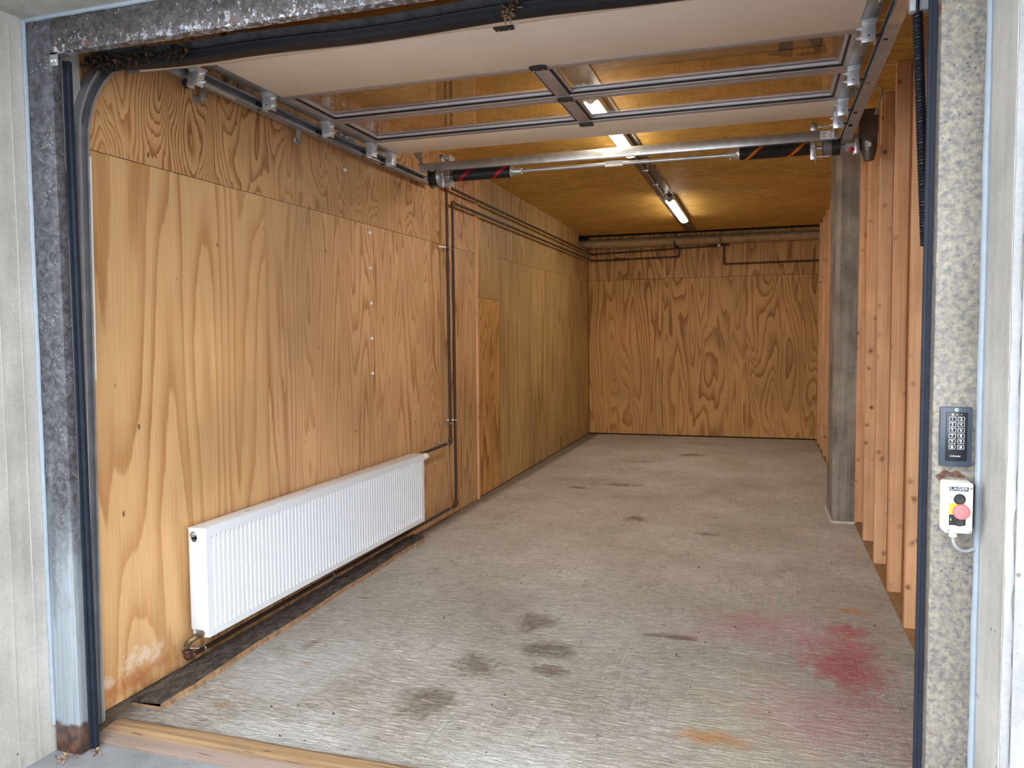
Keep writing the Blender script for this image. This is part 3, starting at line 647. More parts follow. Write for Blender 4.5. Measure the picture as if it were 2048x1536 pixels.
# ================================================================== TRACKS
def track(side):
    xw = -2.497 if side < 0 else 0.478; s_ = 1 if side < 0 else -1
    root = thing('door_track', (xw, 0.2, 0.0), ['galvanised door track curving up along the left plywood wall', 'galvanised door track along the ceiling at the right stud wall'][side > 0], 'rail')
    path = [(0.165, 0.02), (0.205, 2.20)]
    cy_, cz_, R_ = 0.205+0.46, 2.235, 0.46
    path += [(cy_-R_*math.cos(a*PI/2/12), cz_+R_*math.sin(a*PI/2/12)) for a in range(1, 13)] + [(1.9, 2.692), (3.55, 2.705)]
    # C profile: local (u across path normal, x)
    xo = xw; xi = xw+s_*0.052; h = 0.026; g = 0.003
    prof = [(-h, xo), (h, xo), (h, xi), (h-0.010, xi), (h-0.010, xi-s_*g), (h-g, xi-s_*g), (h-g, xo+s_*g), (-h+g, xo+s_*g), (-h+g, xi-s_*g), (-h+0.010, xi-s_*g), (-h+0.010, xi), (-h, xi)]
    pts = []; kk = len(prof); m = MB()
    for i, (y, z) in enumerate(path):
        a = path[max(0, i-1)]; b = path[min(len(path)-1, i+1)]; ty_, tz_ = b[0]-a[0], b[1]-a[1]; L = math.hypot(ty_, tz_); ny, nz = -tz_/L, ty_/L
        for u, x in prof: pts.append((x, y+ny*u, z+nz*u))
    n = len(path)-1
    fs = [(i*kk+j, i*kk+(j+1) % kk, (i+1)*kk+(j+1) % kk, (i+1)*kk+j) for i in range(n) for j in range(kk)]
    m.poly(pts, fs); m.build('rail', 'rail', root)
    # splice plates, bolts, hangers
    q = MB().box(xi-s_*0.004, xi+s_*0.001, 0.60, 1.12, 2.655, 2.672).build('splice_plate', 'galv', root)
    for y in (0.70, 0.80, 0.97, 1.06, 1.72, 1.78, 2.30, 2.36): MB().lathe((xo+s_*0.003, y, 2.688), (s_, 0, 0), [(0, 0.007), (0.004, 0.007), (0.006, 0.003)], 8).build('bolt', 'zinc', root)
    if side < 0:
        MB().hexa([(-2.447, 0.2170, 1.35), (-2.441, 0.2170, 1.35), (-2.441, 0.2180, 1.35), (-2.447, 0.2180, 1.35), (-2.447, 0.2305, 2.2), (-2.440, 0.2305, 2.2), (-2.440, 0.2330, 2.2), (-2.447, 0.2330, 2.2)]).build('edge_highlight', 'white_pl', root, smooth=0)  # thin white strip stands in for the bright highlight along the track edge
        MB().box(-2.48, -2.440, 0.135, 0.139, 2.00, 2.13).build('joint_plate', 'galv', root)
        MB().box(-2.455, -2.435, 0.128, 0.132, 1.88, 2.02).build('joint_plate', 'zinc', root)
        text('chalk_mark', '5 - CL', 0.022, (-2.452, 0.1342, 2.06), 'ink_dk', root, (0, 0, 1), (-1, 0, 0))
        b = MB().box(-2.530, -2.495, 0.93, 0.96, 2.610, 2.614).box(-2.498, -2.494, 0.93, 0.965, 2.612, 2.665).box(-2.5335, -2.529, 0.92, 0.97, 2.60, 2.64)
        b.build('wall_bracket', 'galv', root)
        w1 = MB().ring((-2.485, 1.70, 2.605), (1, 0, 0), 0.020, 0.0045, 20, 6); w1.lathe((-2.49, 1.70, 2.605), (1, 0, 0), [(0, 0.02), (0.006, 0.02)], 16); w1.build('pulley', 'galv_dull', root)
        MB().ext([(-2.478, 1.685, 2.66), (-2.478, 1.735, 2.66), (-2.478, 1.712, 2.60), (-2.478, 1.69, 2.60)], (0.003, 0, 0)).build('pulley_plate', 'galv_dull', root)
        MB().tube(seg((-2.487, 1.70, 2.584), (-2.50, 3.0, 2.60), 6), 0.0012, 5).build('cable', 'galv_dull', root)
        MB().cyl((-2.455, 2.10, 2.735), (-2.455, 2.30, 2.735), 0.009, 10).cyl((-2.455, 2.12, 2.735), (-2.455, 2.15, 2.735), 0.015, 8).box(-2.47, -2.44, 2.19, 2.195, 2.715, 2.76).build('cable_tensioner', 'galv', root)
    else:
        MB().box(0.425, 0.475, 0.45, 1.15, 2.66, 2.664).build('splice_plate', 'galv', root)
    for y in (1.2, 2.75):
        MB().box(xo, xo+s_*0.004, y, y+0.04, 2.715, 3.018).box(xo, xo+s_*0.04, y, y+0.04, 3.014, 3.018).build('hanger', 'galv_dull', root)
    return root
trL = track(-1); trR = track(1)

# ================================================================== TORSION SPRING SHAFT
SY, SZ = 3.135, 2.655
sh = thing('spring_shaft', (-1.0, SY, SZ), 'torsion spring shaft with galvanised header bar across the garage behind the open door', 'door mechanism')
MB().box(-2.37, 0.405, 3.075, 3.079, 2.688, 2.748, 0.001).box(-2.37, 0.405, 3.079, 3.11, 2.688, 2.691).box(-2.37, 0.405, 3.079, 3.11, 2.745, 2.748).build('header_bar', 'galv', sh)
MB().cyl((-2.36, SY, SZ), (0.432, SY, SZ), 0.0127, 14).build('shaft', 'galv', sh)
def coil(x0, x1, R, r, pitch, spt=16, k=6):
    n = int((x1-x0)/pitch*spt); return [(x0+(x1-x0)*i/n, SY+R*math.cos(2*PI*i/spt), SZ+R*math.sin(2*PI*i/spt)) for i in range(n+1)], r, k
p_, r_, k_ = coil(-2.13, -1.70, 0.036, 0.0037, 0.0076); MB().tube(p_, r_, k_).build('torsion_spring', 'spring_red', sh)['label'] = 'black torsion spring with red stripe'
p_, r_, k_ = coil(-0.17, 0.25, 0.036, 0.0037, 0.0076); MB().tube(p_, r_, k_).build('torsion_spring', 'spring_org', sh)['label'] = 'black torsion spring with orange stripe'
for x, d in ((-1.70, 1), (-0.17, -1)):
    m = MB().lathe((x, SY, SZ), (d, 0, 0), [(0, 0.038), (0.008, 0.038), (0.03, 0.022), (0.075, 0.021), (0.08, 0.018)], 16)
    for a in (0.6, 2.7, 4.8): m.cyl((x+d*0.055, SY, SZ), (x+d*0.055, SY+0.032*math.cos(a), SZ+0.032*math.sin(a)), 0.005, 6)
    m.build('winding_cone', 'galv', sh)
for x in (-2.175, 0.285):
    m = MB().box(x-0.002, x+0.002, 3.085, 3.19, 2.575, 2.80).box(x-0.035, x, 3.068, 3.072, 2.75, 2.80, 0.001).box(x-0.035, x, 3.068, 3.072, 2.575, 2.685, 0.001).box(x+0.03, x+0.033, 3.09, 3.18, 2.59, 2.80)
    for zz in (2.77, 2.66, 2.60): m.lathe((x-0.018, 3.068, zz), (0, -1, 0), [(0, 0.008), (0.006, 0.008), (0.0061, 0.005), (0.014, 0.005)], 8)
    for zz in (2.60, 2.78): m.cyl((x-0.02, 3.12, zz), (x+0.075, 3.12, zz), 0.0045, 6)
    m.build('bearing_plate', 'galv', sh)
m = MB().lathe((-2.30, SY, SZ), (1, 0, 0), [(0, 0.076), (0.01, 0.076), (0.012, 0.055), (0.05, 0.055), (0.052, 0.074), (0.06, 0.074)], 24).build('cable_drum', 'black', sh)
MB().lathe((-2.238, SY, SZ), (1, 0, 0), [(0, 0.07), (0.02, 0.06), (0.04, 0.045)], 20).build('drum_hub', 'galv_dull', sh)
m = MB()
for i in range(9): m.ring((0.325+i*0.006, SY, SZ), (1, 0, 0), 0.046, 0.0028, 20, 5)
m.build('cable_winding', 'galv_dull', sh)
MB().lathe((0.318, SY, SZ), (1, 0, 0), [(0, 0.05), (0.003, 0.044), (0.058, 0.044), (0.06, 0.052), (0.105, 0.05)], 24).build('cable_drum', 'black', sh)
MB().box(-1.035, -0.915, SY-0.017, SY-0.0145, 2.641, 2.673).box(-1.035, -0.915, SY-0.017, SY+0.015, 2.6385, 2.641).build('paper_tag', 'tape', sh, smooth=0)['label'] = 'white paper tag folded round the shaft'
lb = MB().box(0.305, 0.385, 3.0735, 3.0748, 2.695, 2.744).build('rating_label', 'tape', sh, smooth=0)
m = MB()
for i, (a, b) in enumerate(((0.31, 0.34), (0.31, 0.345), (0.31, 0.335), (0.31, 0.338))): m.box(a, b, 3.073, 3.0736, 2.734-i*0.009, 2.737-i*0.009)
m.box(0.36, 0.38, 3.073, 3.0736, 2.733, 2.737); m.box(0.36, 0.366, 3.073, 3.0736, 2.716, 2.722); m.box(0.36, 0.366, 3.073, 3.0736, 2.706, 2.711)
m.build('label_print', 'ink_dk', sh, smooth=0)
MB().ext([(-2.28, 2.74, 2.775), (-2.20, 2.74, 2.775), (-2.34, 3.08, 2.745), (-2.36, 3.08, 2.745)], (0, 0, -0.004)).build('stay', 'galv_dull', sh)

# ================================================================== MOTOR
mo = thing('door_motor', (0.58, 3.13, 2.70), 'dark brown door motor hung beside the right track in front of the stud wall', 'motor')
pr = []
for i in range(13): a = PI+PI*i/12; pr.append((0.578+0.054*math.cos(a), 2.715+0.046*math.sin(a)))
pr += [(0.632, 2.845), (0.626, 2.856), (0.53, 2.856), (0.524, 2.845)]
MB().ext([(x, 3.085, z) for x, z in pr], (0, 0.10, 0)).ext([(0.578+(x-0.578)*0.93, 3.078, 2.762+(z-2.762)*0.95) for x, z in pr], (0, 0.008, 0)).build('gear_cover', 'motor', mo)
MB().lathe((0.582, 3.135, 2.71), (0.03, 0.12, -1), [(0, 0.05), (0.07, 0.05), (0.11, 0.042), (0.15, 0.03), (0.155, 0.01)], 20).build('motor_body', 'motor_al', mo)
MB().box(0.575, 0.592, 3.079, 3.082, 2.632, 2.655).build('sticker', 'tape', mo, smooth=0)
MB().box(0.50, 0.53, 3.10, 3.16, 2.60, 2.72, 0.004).box(0.45, 0.50, 3.09, 3.094, 2.615, 2.66).cyl((0.436, SY, SZ), (0.53, SY, SZ), 0.0127, 12).build('mounting_bracket', 'galv', mo)
rk = MB(); rk.lathe((0.484, 3.075, 2.622), (0, 1, 0), [(0, 0.004), (0.003, 0.011), (0.011, 0.0145), (0.019, 0.011), (0.022, 0.004)], 14); rk.build('release_knob', 'red', mo)['label'] = 'red release knob'
MB().cyl((0.484, 3.09, 2.622), (0.515, 3.115, 2.64), 0.004, 8).build('knob_stem', 'galv', mo)
MB().lathe((0.618, 3.075, 2.815), (0.15, -0.2, 1), [(0, 0.012), (0.02, 0.013), (0.021, 0.009), (0.035, 0.009)], 10).build('cable_gland', 'grey_cable', mo)
MB().tube(rounded([(0.622, 3.07, 2.845), (0.645, 3.06, 2.93), (0.655, 3.12, 2.985), (0.62, 3.2, 3.005), (0.55, 3.25, 3.010)], 0.05, 6), 0.0045, 8).build('motor_cable', 'grey_cable', mo)
MB().box(0.47, 0.575, 3.2, 3.30, 2.985, 3.018, 0.004).build('ceiling_socket', 'grey_cable', mo)

# ================================================================== SPIRAL CABLE
sc_ = thing('spiral_cable', (0.38, 0.14, 2.0), 'black spiral cable hanging behind the right jamb', 'cable')
A = Vector((0.368, 0.155, 2.335)); B = Vector((0.398, 0.155, 1.735)); n = 78; spt = 14
ax_ = (B-A).normalized(); u_ = Vector((0, 1, 0)); v_ = ax_.cross(u_)
MB().tube([A+(B-A)*(i/(n*spt))+(u_*math.cos(2*PI*i/spt)+v_*math.sin(2*PI*i/spt))*0.0095 for i in range(n*spt+1)], 0.0040, 6).build('coil', 'blackrub', sc_)
MB().tube([A, A+Vector((0.0, 0, 0.02)), A+Vector((0.003, 0.01, 0.07)), A+Vector((0.003, 0.03, 0.12))], 0.0045, 8).build('lead', 'blackrub', sc_)
MB().tube([B, B+Vector((0.01, 0, -0.04)), B+Vector((0.03, -0.02, -0.12))], 0.0045, 8).build('lead', 'blackrub', sc_)
MB().box(0.352, 0.398, 0.165, 0.195, 2.345, 2.40, 0.003).build('junction_box', 'grey_cable', sc_)

# ================================================================== RADIATOR
ra = thing('radiator', (-2.45, 1.95, 0.15), 'long white ribbed panel radiator on the left plywood wall', 'radiator')
Y0, Y1, Z0, Z1, XF, XB = 0.757, 3.148, 0.150, 0.652, -2.400, -2.497
fp = MB(); N = 70; mg = 0.034; pitch = (Y1-Y0-2*mg)/N; rows = [(Z0, 0), (Z0+0.028, 0), (Z0+0.050, 1), (Z1-0.060, 1), (Z1-0.040, 0), (Z1-0.004, 0)]
cols = [(Y0, 0)]
for i in range(N):
    y = Y0+mg+i*pitch; cols += [(y, 0), (y+pitch*0.12, 1), (y+pitch*0.36, 1), (y+pitch*0.48, 0)]
cols.append((Y1, 0))
V = [(XF-(0.015 if (d and e) else 0), y, z) for z, d in rows for y, e in cols]; nc = len(cols)
F = [(r*nc+c, r*nc+c+1, (r+1)*nc+c+1, (r+1)*nc+c) for r in range(len(rows)-1) for c in range(nc-1)]
fp.poly(V, F); fp.box(XF-0.024, XF-0.017, Y0, Y1, Z0, Z1-0.004)
fp.build('front_panel', 'white', ra, smooth=25)
MB().box(XB, XB+0.012, Y0+0.01, Y1-0.01, Z0+0.005, Z1-0.006).build('rear_panel', 'white', ra)
for y, d in ((Y0-0.001, 1), (Y1-0.002, -1)):
    c = MB().box(XB, XF-0.001, y, y+0.003, Z0+0.03, Z1, 0.0012).ext([(XF-0.03, y, Z0), (XF-0.001, y, Z0), (XF-0.001, y, Z0+0.03), (XB, y, Z0+0.03), (XF-0.046, y, Z0+0.03), (XF-0.040, y, Z0+0.015)], (0, 0.003, 0)).build('side_cover', 'white', ra)
tg = MB().box(XB, XF+0.001, Y0, Y1, Z1-0.004, Z1, 0.001); tg.build('top_grille', 'white', ra)
for i in range(4): MB().box(XF-0.055, XF-0.051, Y0+0.35+i*0.55, Y0+0.40+i*0.55, Z1-0.0002, Z1+0.0006).build('grille_slot', 'slot', ra, smooth=0)
bv = MB().lathe((-2.468, Y0-0.001, 0.622), (0, -1, 0), [(0, 0.014), (0.006, 0.014), (0.0061, 0.010), (0.016, 0.010), (0.0165, 0.004), (0.018, 0.004)], 12).build('bleed_valve', 'galv', ra)
MB().lathe((-2.466, Y0-0.0011, 0.602), (0, -1, 0), [(0, 0.015), (0.0012, 0.015)], 16).box(-2.481, -2.451, Y0-0.0023, Y0-0.001, 0.602, 0.618).build('valve_opening', 'slot', ra)
tv = MB().lathe((-2.44, Y1+0.012, 0.617), (0.12, 1, 0), [(0, 0.014), (0.03, 0.014), (0.031, 0.024), (0.045, 0.026), (0.085, 0.026), (0.098, 0.022), (0.102, 0.012)], 18).build('thermostat_head', 'white_pl', ra)
MB().cyl((-2.44, Y1, 0.617), (-2.44, Y1+0.02, 0.617), 0.010, 10).build('valve_body', 'galv', ra)
f1 = [(-2.437, Y0+0.01, 0.166), (-2.437, 0.722, 0.166), (-2.447, 0.700, 0.160), (-2.464, 0.690, 0.142), (-2.47, 0.688, 0.10), (-2.47, 0.692, 0.082), (-2.47, 0.72, 0.074), (-2.47, 0.76, 0.0745)]
MB().tube(rounded(f1[:4]+[(-2.47, 0.688, 0.125)], 0.012, 3), 0.0145, 12).build('return_fitting', 'brass', ra)
MB().lathe((-2.437, 0.752, 0.166), (0, -1, 0), [(0, 0.015), (0.012, 0.015), (0.0121, 0.013), (0.022, 0.013)], 6).build('union_nut', 'brass', ra)
MB().lathe((-2.455, 0.695, 0.152), (-0.5, -0.1, -0.8), [(0, 0.0145), (0.014, 0.0145)], 6).build('union_nut', 'brass', ra)

# ================================================================== HEATING PIPES
def pipe_clamp(root, c, wall, along):
    c = Vector(c); wv = Vector(wall); d = (wv-c).normalized()
    MB().ring(c, along, 0.0135, 0.003, 16, 6).tube([c+d*0.012, wv-d*0.003], 0.0045, 8).lathe(wv-d*0.0005, -d, [(0, 0.017), (0.003, 0.017), (0.010, 0.007)], 12).build('pipe_clamp', 'galv', root)
def elbow(root, a, b, c, r=0.0172, L=0.032):
    a, b, c = Vector(a), Vector(b), Vector(c); p = b+(a-b).normalized()*L; q = b+(c-b).normalized()*L
    m = MB().tube(rounded([p, b, q], L*0.8, 5), r, 12)
    for e, d in ((p, (b-p).normalized()), (q, (b-q).normalized())): m.lathe(e-d*0.004, d, [(0, r+0.001), (0.002, r+0.0028), (0.010, r+0.0028), (0.012, r+0.001)], 12)
    m.build('elbow', 'rusty', root)
def pipe_run(name, label, pts, clamps, cat='pipe', r=0.0115, elbows=True):
    root = thing(name, pts[0], label, cat)
    for i in range(len(pts)-1): MB().cyl(pts[i], pts[i+1], r, 12).build('pipe', 'pipe', root)
    if elbows:
        for i in range(1, len(pts)-1): elbow(root, pts[i-1], pts[i], pts[i+1])
    for c in clamps: pipe_clamp(root, *c)
    return root
def yz(y, ya, yb, a, b): return a+(b-a)*(y-ya)/(yb-ya)
xA = lambda y: yz(y, 3.84, 9.80, -2.472, -2.538)
pA = [(-2.468, 3.16, 0.632), (-2.47, 3.842, 0.645), (-2.472, 3.832, 2.732), (-2.538, 9.80, 2.764), (-0.70, 9.80, 2.815)]
clA = [((-2.469, 3.76, 0.6435), (XL, 3.70, 0.66), (0, 1, 0)), ((-2.47, 3.840, 0.80), (XL, 3.76, 0.80), (0, 0, 1)), ((-2.471, 3.834, 2.24), (XL, 3.76, 2.24), (0, 0, 1))]
for y in (5.35, 7.55, 9.30): clA.append(((xA(y), y, yz(y, 3.83, 9.8, 2.732, 2.764)), (xl(y), y, yz(y, 3.83, 9.8, 2.732, 2.764)-0.015), (0, 1, 0)))
clA.append(((-2.25, 9.80, 2.772), (-2.25, 9.8545, 2.772), (1, 0, 0)))
hA = pipe_run('heating_pipe', 'brown heating pipe rising from the radiator valve, upper of the pair along the wall top', pA, clA)
MB().tube(rounded([(-2.437, Y1+0.02, 0.605), (-2.45, 3.20, 0.628), (-2.469, 3.26, 0.634)], 0.02, 4), 0.010, 10).build('valve_tail', 'pipe', hA)
MB().lathe((-2.4705, 3.838, 1.13), (0, 0, 1), [(0, 0.014), (0.03, 0.014)], 12).build('coupling', 'rusty', hA)
pB = [(-2.47, 0.692, 0.120), (-2.47, 0.692, 0.074), (-2.47, 3.945, 0.101), (-2.472, 3.955, 2.62), (-2.538, 9.80, 2.666), (-1.235, 9.80, 2.680), (-1.222, 9.80, 2.80)]
clB = [((-2.47, 0.80, 0.075), (XL, 0.765, 0.082), (0, 1, 0)), ((-2.47, 1.95, 0.085), (XL, 1.95, 0.085), (0, 1, 0)), ((-2.47, 3.80, 0.1), (XL, 3.73, 0.11), (0, 1, 0)), ((-2.471, 3.95, 0.82), (XL, 3.90, 0.82), (0, 0, 1)), ((-2.472, 3.953, 2.235), (XL, 3.90, 2.235), (0, 0, 1))]
for y in (5.35, 7.55, 9.30): clB.append(((xA(y), y, yz(y, 3.95, 9.8, 2.62, 2.666)), (xl(y), y, yz(y, 3.95, 9.8, 2.62, 2.666)-0.015), (0, 1, 0)))
clB.append(((-2.25, 9.80, 2.669), (-2.25, 9.8545, 2.669), (1, 0, 0)))
hB = pipe_run('heating_pipe', 'brown heating pipe passing under the radiator, lower of the pair along the wall top', pB, clB)
MB().tube(rounded([(-1.222, 9.80, 2.79), (-1.226, 9.80, 2.812), (-1.275, 9.78, 2.822), (-1.285, 9.655, 2.85), (-1.285, 9.65, 2.90)], 0.02, 5), 0.011, 10).build('hose_bend', 'black', hB)
hC = pipe_run('heating_pipe', 'brown heating pipe on the back wall running right from the stop valve', [(-0.59, 9.80, 2.825), (-0.59, 9.80, 2.549), (0.70, 9.80, 2.553)], [])
MB().lathe((-0.76, 9.80, 2.815), (1, 0, 0.05), [(0, 0.014), (0.03, 0.02), (0.06, 0.02), (0.07, 0.014)], 12).lathe((-0.645, 9.80, 2.828), (1, 0, 0), [(0, 0.013), (0.02, 0.022), (0.06, 0.024), (0.08, 0.014), (0.11, 0.012), (0.112, 0.027), (0.125, 0.027)], 14).build('stop_valve', 'pipe', hC)
MB().cyl((-0.63, 9.79, 2.822), (-0.634, 9.65, 2.826), 0.010, 10).cyl((-0.634, 9.65, 2.82), (-0.636, 9.645, 2.90), 0.009, 10).lathe((-0.636, 9.645, 2.895), (0, 0, 1), [(0, 0.018), (0.012, 0.018)], 10).cyl((-0.70, 9.79, 2.842), (-0.63, 9.79, 2.842), 0.005, 8).build('valve_spindle', 'brass', hC)
MB().cyl((-0.68, 9.80, 2.822), (-0.645, 9.80, 2.826), 0.016, 6).build('union_nut', 'zinc', hC)

# fat wrapped tube on the back wall
du = thing('wrapped_tube', (-1.0, 9.74, 2.905), 'fat beige wrapped tube running along the top of the back wall', 'pipe')
MB().tube(seg((-2.88, 9.70, 2.905), (0.70, 9.77, 2.905), 1), 0.066, 24).build('tube', 'duct', du)
for i in range(22):
    x = -2.52+i*0.148; MB().ring((x, 9.70+0.07*(x+2.62)/3.32, 2.905), (1, 0.02, 0.25), 0.0655, 0.0018, 24, 5).build('wrap_seam', 'duct', du)
MB().tube([(-1.33, 9.68, 2.86), (-1.25, 9.64, 2.93), (-1.20, 9.66, 2.98)], 0.002, 5).build('wire_tie', 'galv_dull', du)

# ================================================================== CEILING LIGHTS, TRAY, CONDUIT
tr = thing('cable_tray', (-1.035, 6, 3.01), 'flat grey steel strip along the ceiling carrying the lamps', 'cable tray')
ycut = [0.3, 2.6, 4.95, 5.62, 6.02, 6.52, 9.55]
for i in range(6): MB().box(-1.118, -0.952, ycut[i]+0.002, ycut[i+1]-0.002, 3.012-0.0015*(i % 2), 3.0195).build('strip', 'tray', tr, smooth=0)
for i in range(8): MB().box(-0.957, -0.945, 4.6+i*0.26, 4.612+i*0.26, 3.004, 3.016).build('hook', 'galv', tr)
cn = MB().cyl((-1.045, 4.30, 2.998), (-1.045, 6.40, 2.998), 0.009, 10).build('conduit', 'galv_dull', tr)
for y in (5.05, 5.75): MB().box(-1.075, -1.015, y, y+0.02, 2.986, 3.011, 0.003).build('conduit_clip', 'galv', tr)
def lamp(xc, y0, y1, label):
    t_ = thing('ceiling_light', (xc, (y0+y1)/2, 2.94), label, 'lamp', 'batten lamps on the ceiling')
    MB().box(xc-0.050, xc+0.050, y0, y1, 2.958, 3.006, 0.006).build('lamp_body', 'white_pl', t_)
    pr = [(xc+0.046*math.cos(PI+PI*i/10), 2.9575+0.024*math.sin(PI+PI*i/10)) for i in range(11)]
    MB().ext([(x, y0+0.02, z) for x, z in pr], (0, y1-y0-0.04, 0)).build('diffuser', 'lamp', t_)
    for y, d in ((y0, -1), (y1, 1)): MB().lathe((xc, y, 2.972), (0, d, 0), [(0, 0.034), (0.03, 0.028), (0.06, 0.012)], 14).build('end_cap', 'grey_cable', t_)
    MB().tube(rounded([(xc, y0-0.05, 2.974), (xc-0.01, y0-0.12, 2.985), (xc-0.04, y0-0.2, 2.998)], 0.04, 4), 0.005, 8).build('flex', 'white_pl', t_)
lamp(-1.045, 2.72, 4.26, 'lit white batten lamp on the ceiling, nearer one above the header bar')
lamp(-0.995, 6.50, 8.12, 'lit white batten lamp on the ceiling, farther one near the back wall')

# ================================================================== KEYPAD
kx = lambda u: 0.4105+(u-238)*0.000258
kz = lambda v: 1.3215-(v-138)*0.0003025
kp = thing('keypad', (0.4455, 0.0, 1.175), 'slate blue door code keypad on the right steel jamb', 'keypad')
MB().box(kx(238), kx(510), -0.012, 0.0, kz(620), kz(138), 0.002).build('back_plate', 'keyplate', kp)
MB().box(kx(287), kx(467), -0.016, -0.011, kz(575), kz(180), 0.004).build('key_panel', 'keypanel', kp)
MB().ring((kx(375), -0.0125, kz(160)), (0, 1, 0), 0.0030, 0.0012, 16, 6).build('emblem_ring', 'ink', kp)
for u, mt in ((340, 'led'), (377, 'ink'), (414, 'ink')): MB().lathe((kx(u), -0.016, kz(197)), (0, -1, 0), [(0, 0.0022 if mt == 'led' else 0.0010), (0.0006, 0.0010)], 10).build('indicator', mt, kp)
keys = '1234567890*#'
for i, ch in enumerate(keys):
    u = 338 if i % 2 == 0 else 412; v = 232+(i//2)*45.6; x, z = kx(u), kz(v); hw, hh = 0.0072, 0.0052
    b = MB().box(x-hw, x+hw, -0.0176, -0.0158, z-hh, z+hh, 0.0006).build('key', 'keypanel', kp)
    f = MB(); e = 0.0006
    for (a0, a1, b0, b1) in ((-hw, hw, hh-e, hh), (-hw, hw, -hh, -hh+e), (-hw, -hw+e, -hh, hh), (hw-e, hw, -hh, hh)): f.box(x+a0, x+a1, -0.0180, -0.0175, z+b0, z+b1)
    f.build('key_outline', 'ink', b, smooth=0)
    if ch == '*':
        q = [(-0.0036, -0.0022), (0.0036, -0.0022), (0.0022, -0.0006), (0.0018, 0.0018), (0.0, 0.0030), (-0.0018, 0.0018), (-0.0022, -0.0006)]
        MB().ext([(x+a, -0.0178, z+c) for a, c in q], (0, -0.0003, 0)).box(x-0.0008, x+0.0008, -0.0181, -0.0178, z-0.0036, z-0.0027).build('bell_symbol', 'ink', b, smooth=0)
    else: text('digit', ch, 0.0092, (x, -0.0179, z), 'ink', b, sx=1.05)
text('lettering', 'CONLAN', 0.0052, (kx(366), -0.0163, kz(535)), 'ink', kp, sx=1.05)

# ================================================================== CONTROL BOX
bx = lambda u: 0.414+(u-264)*0.000258
bz = lambda v: 1.144-(v-748)*0.000297
cb = thing('control_box', (0.4455, 0.0, 1.02), 'ivory push button box with red emergency knob on the right jamb', 'switch')
MB().box(bx(264), bx(508), -0.040, -0.0005, bz(1170), bz(752), 0.006).build('box_base', 'ivory', cb)
MB().box(bx(268), bx(508), -0.058, -0.0402, bz(1168), bz(752), 0.005).build('box_lid', 'ivory', cb)
for u, v in ((303, 786), (484, 790), (302, 1140), (482, 1148)):
    MB().lathe((bx(u), -0.0579, bz(v)), (0, -1, 0), [(0, 0.0036), (0.001, 0.0036), (0.0014, 0.0028)], 12).box(bx(u)-0.0028, bx(u)+0.0028, -0.0598, -0.0592, bz(v)-0.0005, bz(v)+0.0005).build('screw', 'galv_dull', cb)
L_ = MB().box(bx(308), bx(466), -0.0588, -0.0579, bz(818), bz(784)).build('name_label', 'label_blue', cb, smooth=0)
text('lettering', 'LAGER', 0.0088, (bx(387), -0.0590, bz(801)), 'ink', L_, sx=1.42)
MB().box(bx(306), bx(446), -0.0585, -0.0578, bz(1010), bz(922)).build('yellow_field', 'yellow', cb, smooth=0)
MB().box(bx(306), bx(446), -0.0585, -0.0578, bz(1100), bz(1012)).build('black_field', 'keypanel', cb, smooth=0)
def push(v, nm):
    c = (bx(392), -0.0578, bz(v)); MB().ring((c[0], -0.0595, c[2]), (0, 1, 0), 0.0115, 0.0018, 22, 8).build('button_collar', 'black', cb)
    MB().lathe(c, (0, -1, 0), [(0, 0.0108), (0.004, 0.0108), (0.0055, 0.0095), (0.0050, 0.004)], 20).build(nm, 'black', cb)
push(884, 'up_button'); push(1062, 'down_button')
def arrow(x, z, s, up, mat):
    d = 1 if up else -1; q = [(-0.18, -0.8), (0.18, -0.8), (0.18, 0.15), (0.5, 0.15), (0, 0.8), (-0.5, 0.15), (-0.18, 0.15)]
    MB().ext([(x+a*s*0.7, -0.0586, z+c*s*d) for a, c in q], (0, -0.0004, 0)).build('arrow_symbol', mat, cb, smooth=0)
arrow(bx(322), bz(872), 0.0034, True, 'ink_dk'); arrow(bx(322), bz(1053), 0.0042, False, 'ink')
em = MB().lathe((bx(394), -0.058, bz(976)), (0, -1, 0), [(0, 0.0115), (0.012, 0.0115), (0.0121, 0.0155), (0.016, 0.0185), (0.021, 0.0185), (0.025, 0.016), (0.0265, 0.011), (0.0258, 0.0085)], 28).build('emergency_knob', 'mush', cb); em['label'] = 'faded red mushroom knob'
MB().lathe((bx(394), -0.0835, bz(976)), (0, -1, 0), [(0, 0.0085), (0.0012, 0.0075), (0.0016, 0.003)], 20).build('knob_centre', 'mush', em)
MB().lathe((bx(366), -0.030, bz(1172)), (0, 0, -1), [(0, 0.0105), (0.004, 0.0105), (0.0041, 0.009), (0.012, 0.0095), (0.014, 0.007)], 8).build('cable_gland', 'ivory', cb)
MB().tube(rounded([(bx(366), -0.030, bz(1210)), (bx(372), -0.030, bz(1270)), (bx(420), -0.026, bz(1325)), (bx(490), -0.016, bz(1345)), (0.4965, -0.006, bz(1322))], 0.03, 6), 0.0042, 10).build('feed_cable', 'grey_cable', cb)
MB().ext([(0.480, -0.0006, 1.14), (0.492, -0.0006, 1.13), (0.499, -0.0006, 1.09), (0.497, -0.0006, 1.045), (0.488, -0.0006, 1.02), (0.478, -0.0006, 1.03)], (0, -0.004, 0)).build('old_sealant', 'nest_dk', cb, smooth=0)
MB().ext([(0.405+0.03*1.3*(1-math.cos(a))*0.85, -0.0004, 1.146+(0.017+0.004*math.sin(a*7))*math.sin(a)) for a in [PI*i/24 for i in range(25)]]+[(0.46, -0.0004, 1.146), (0.43, -0.0004, 1.149), (0.412, -0.0004, 1.138)], (0, -0.0012, 0)).build('rust_scab', 'rusty', cb, smooth=0)

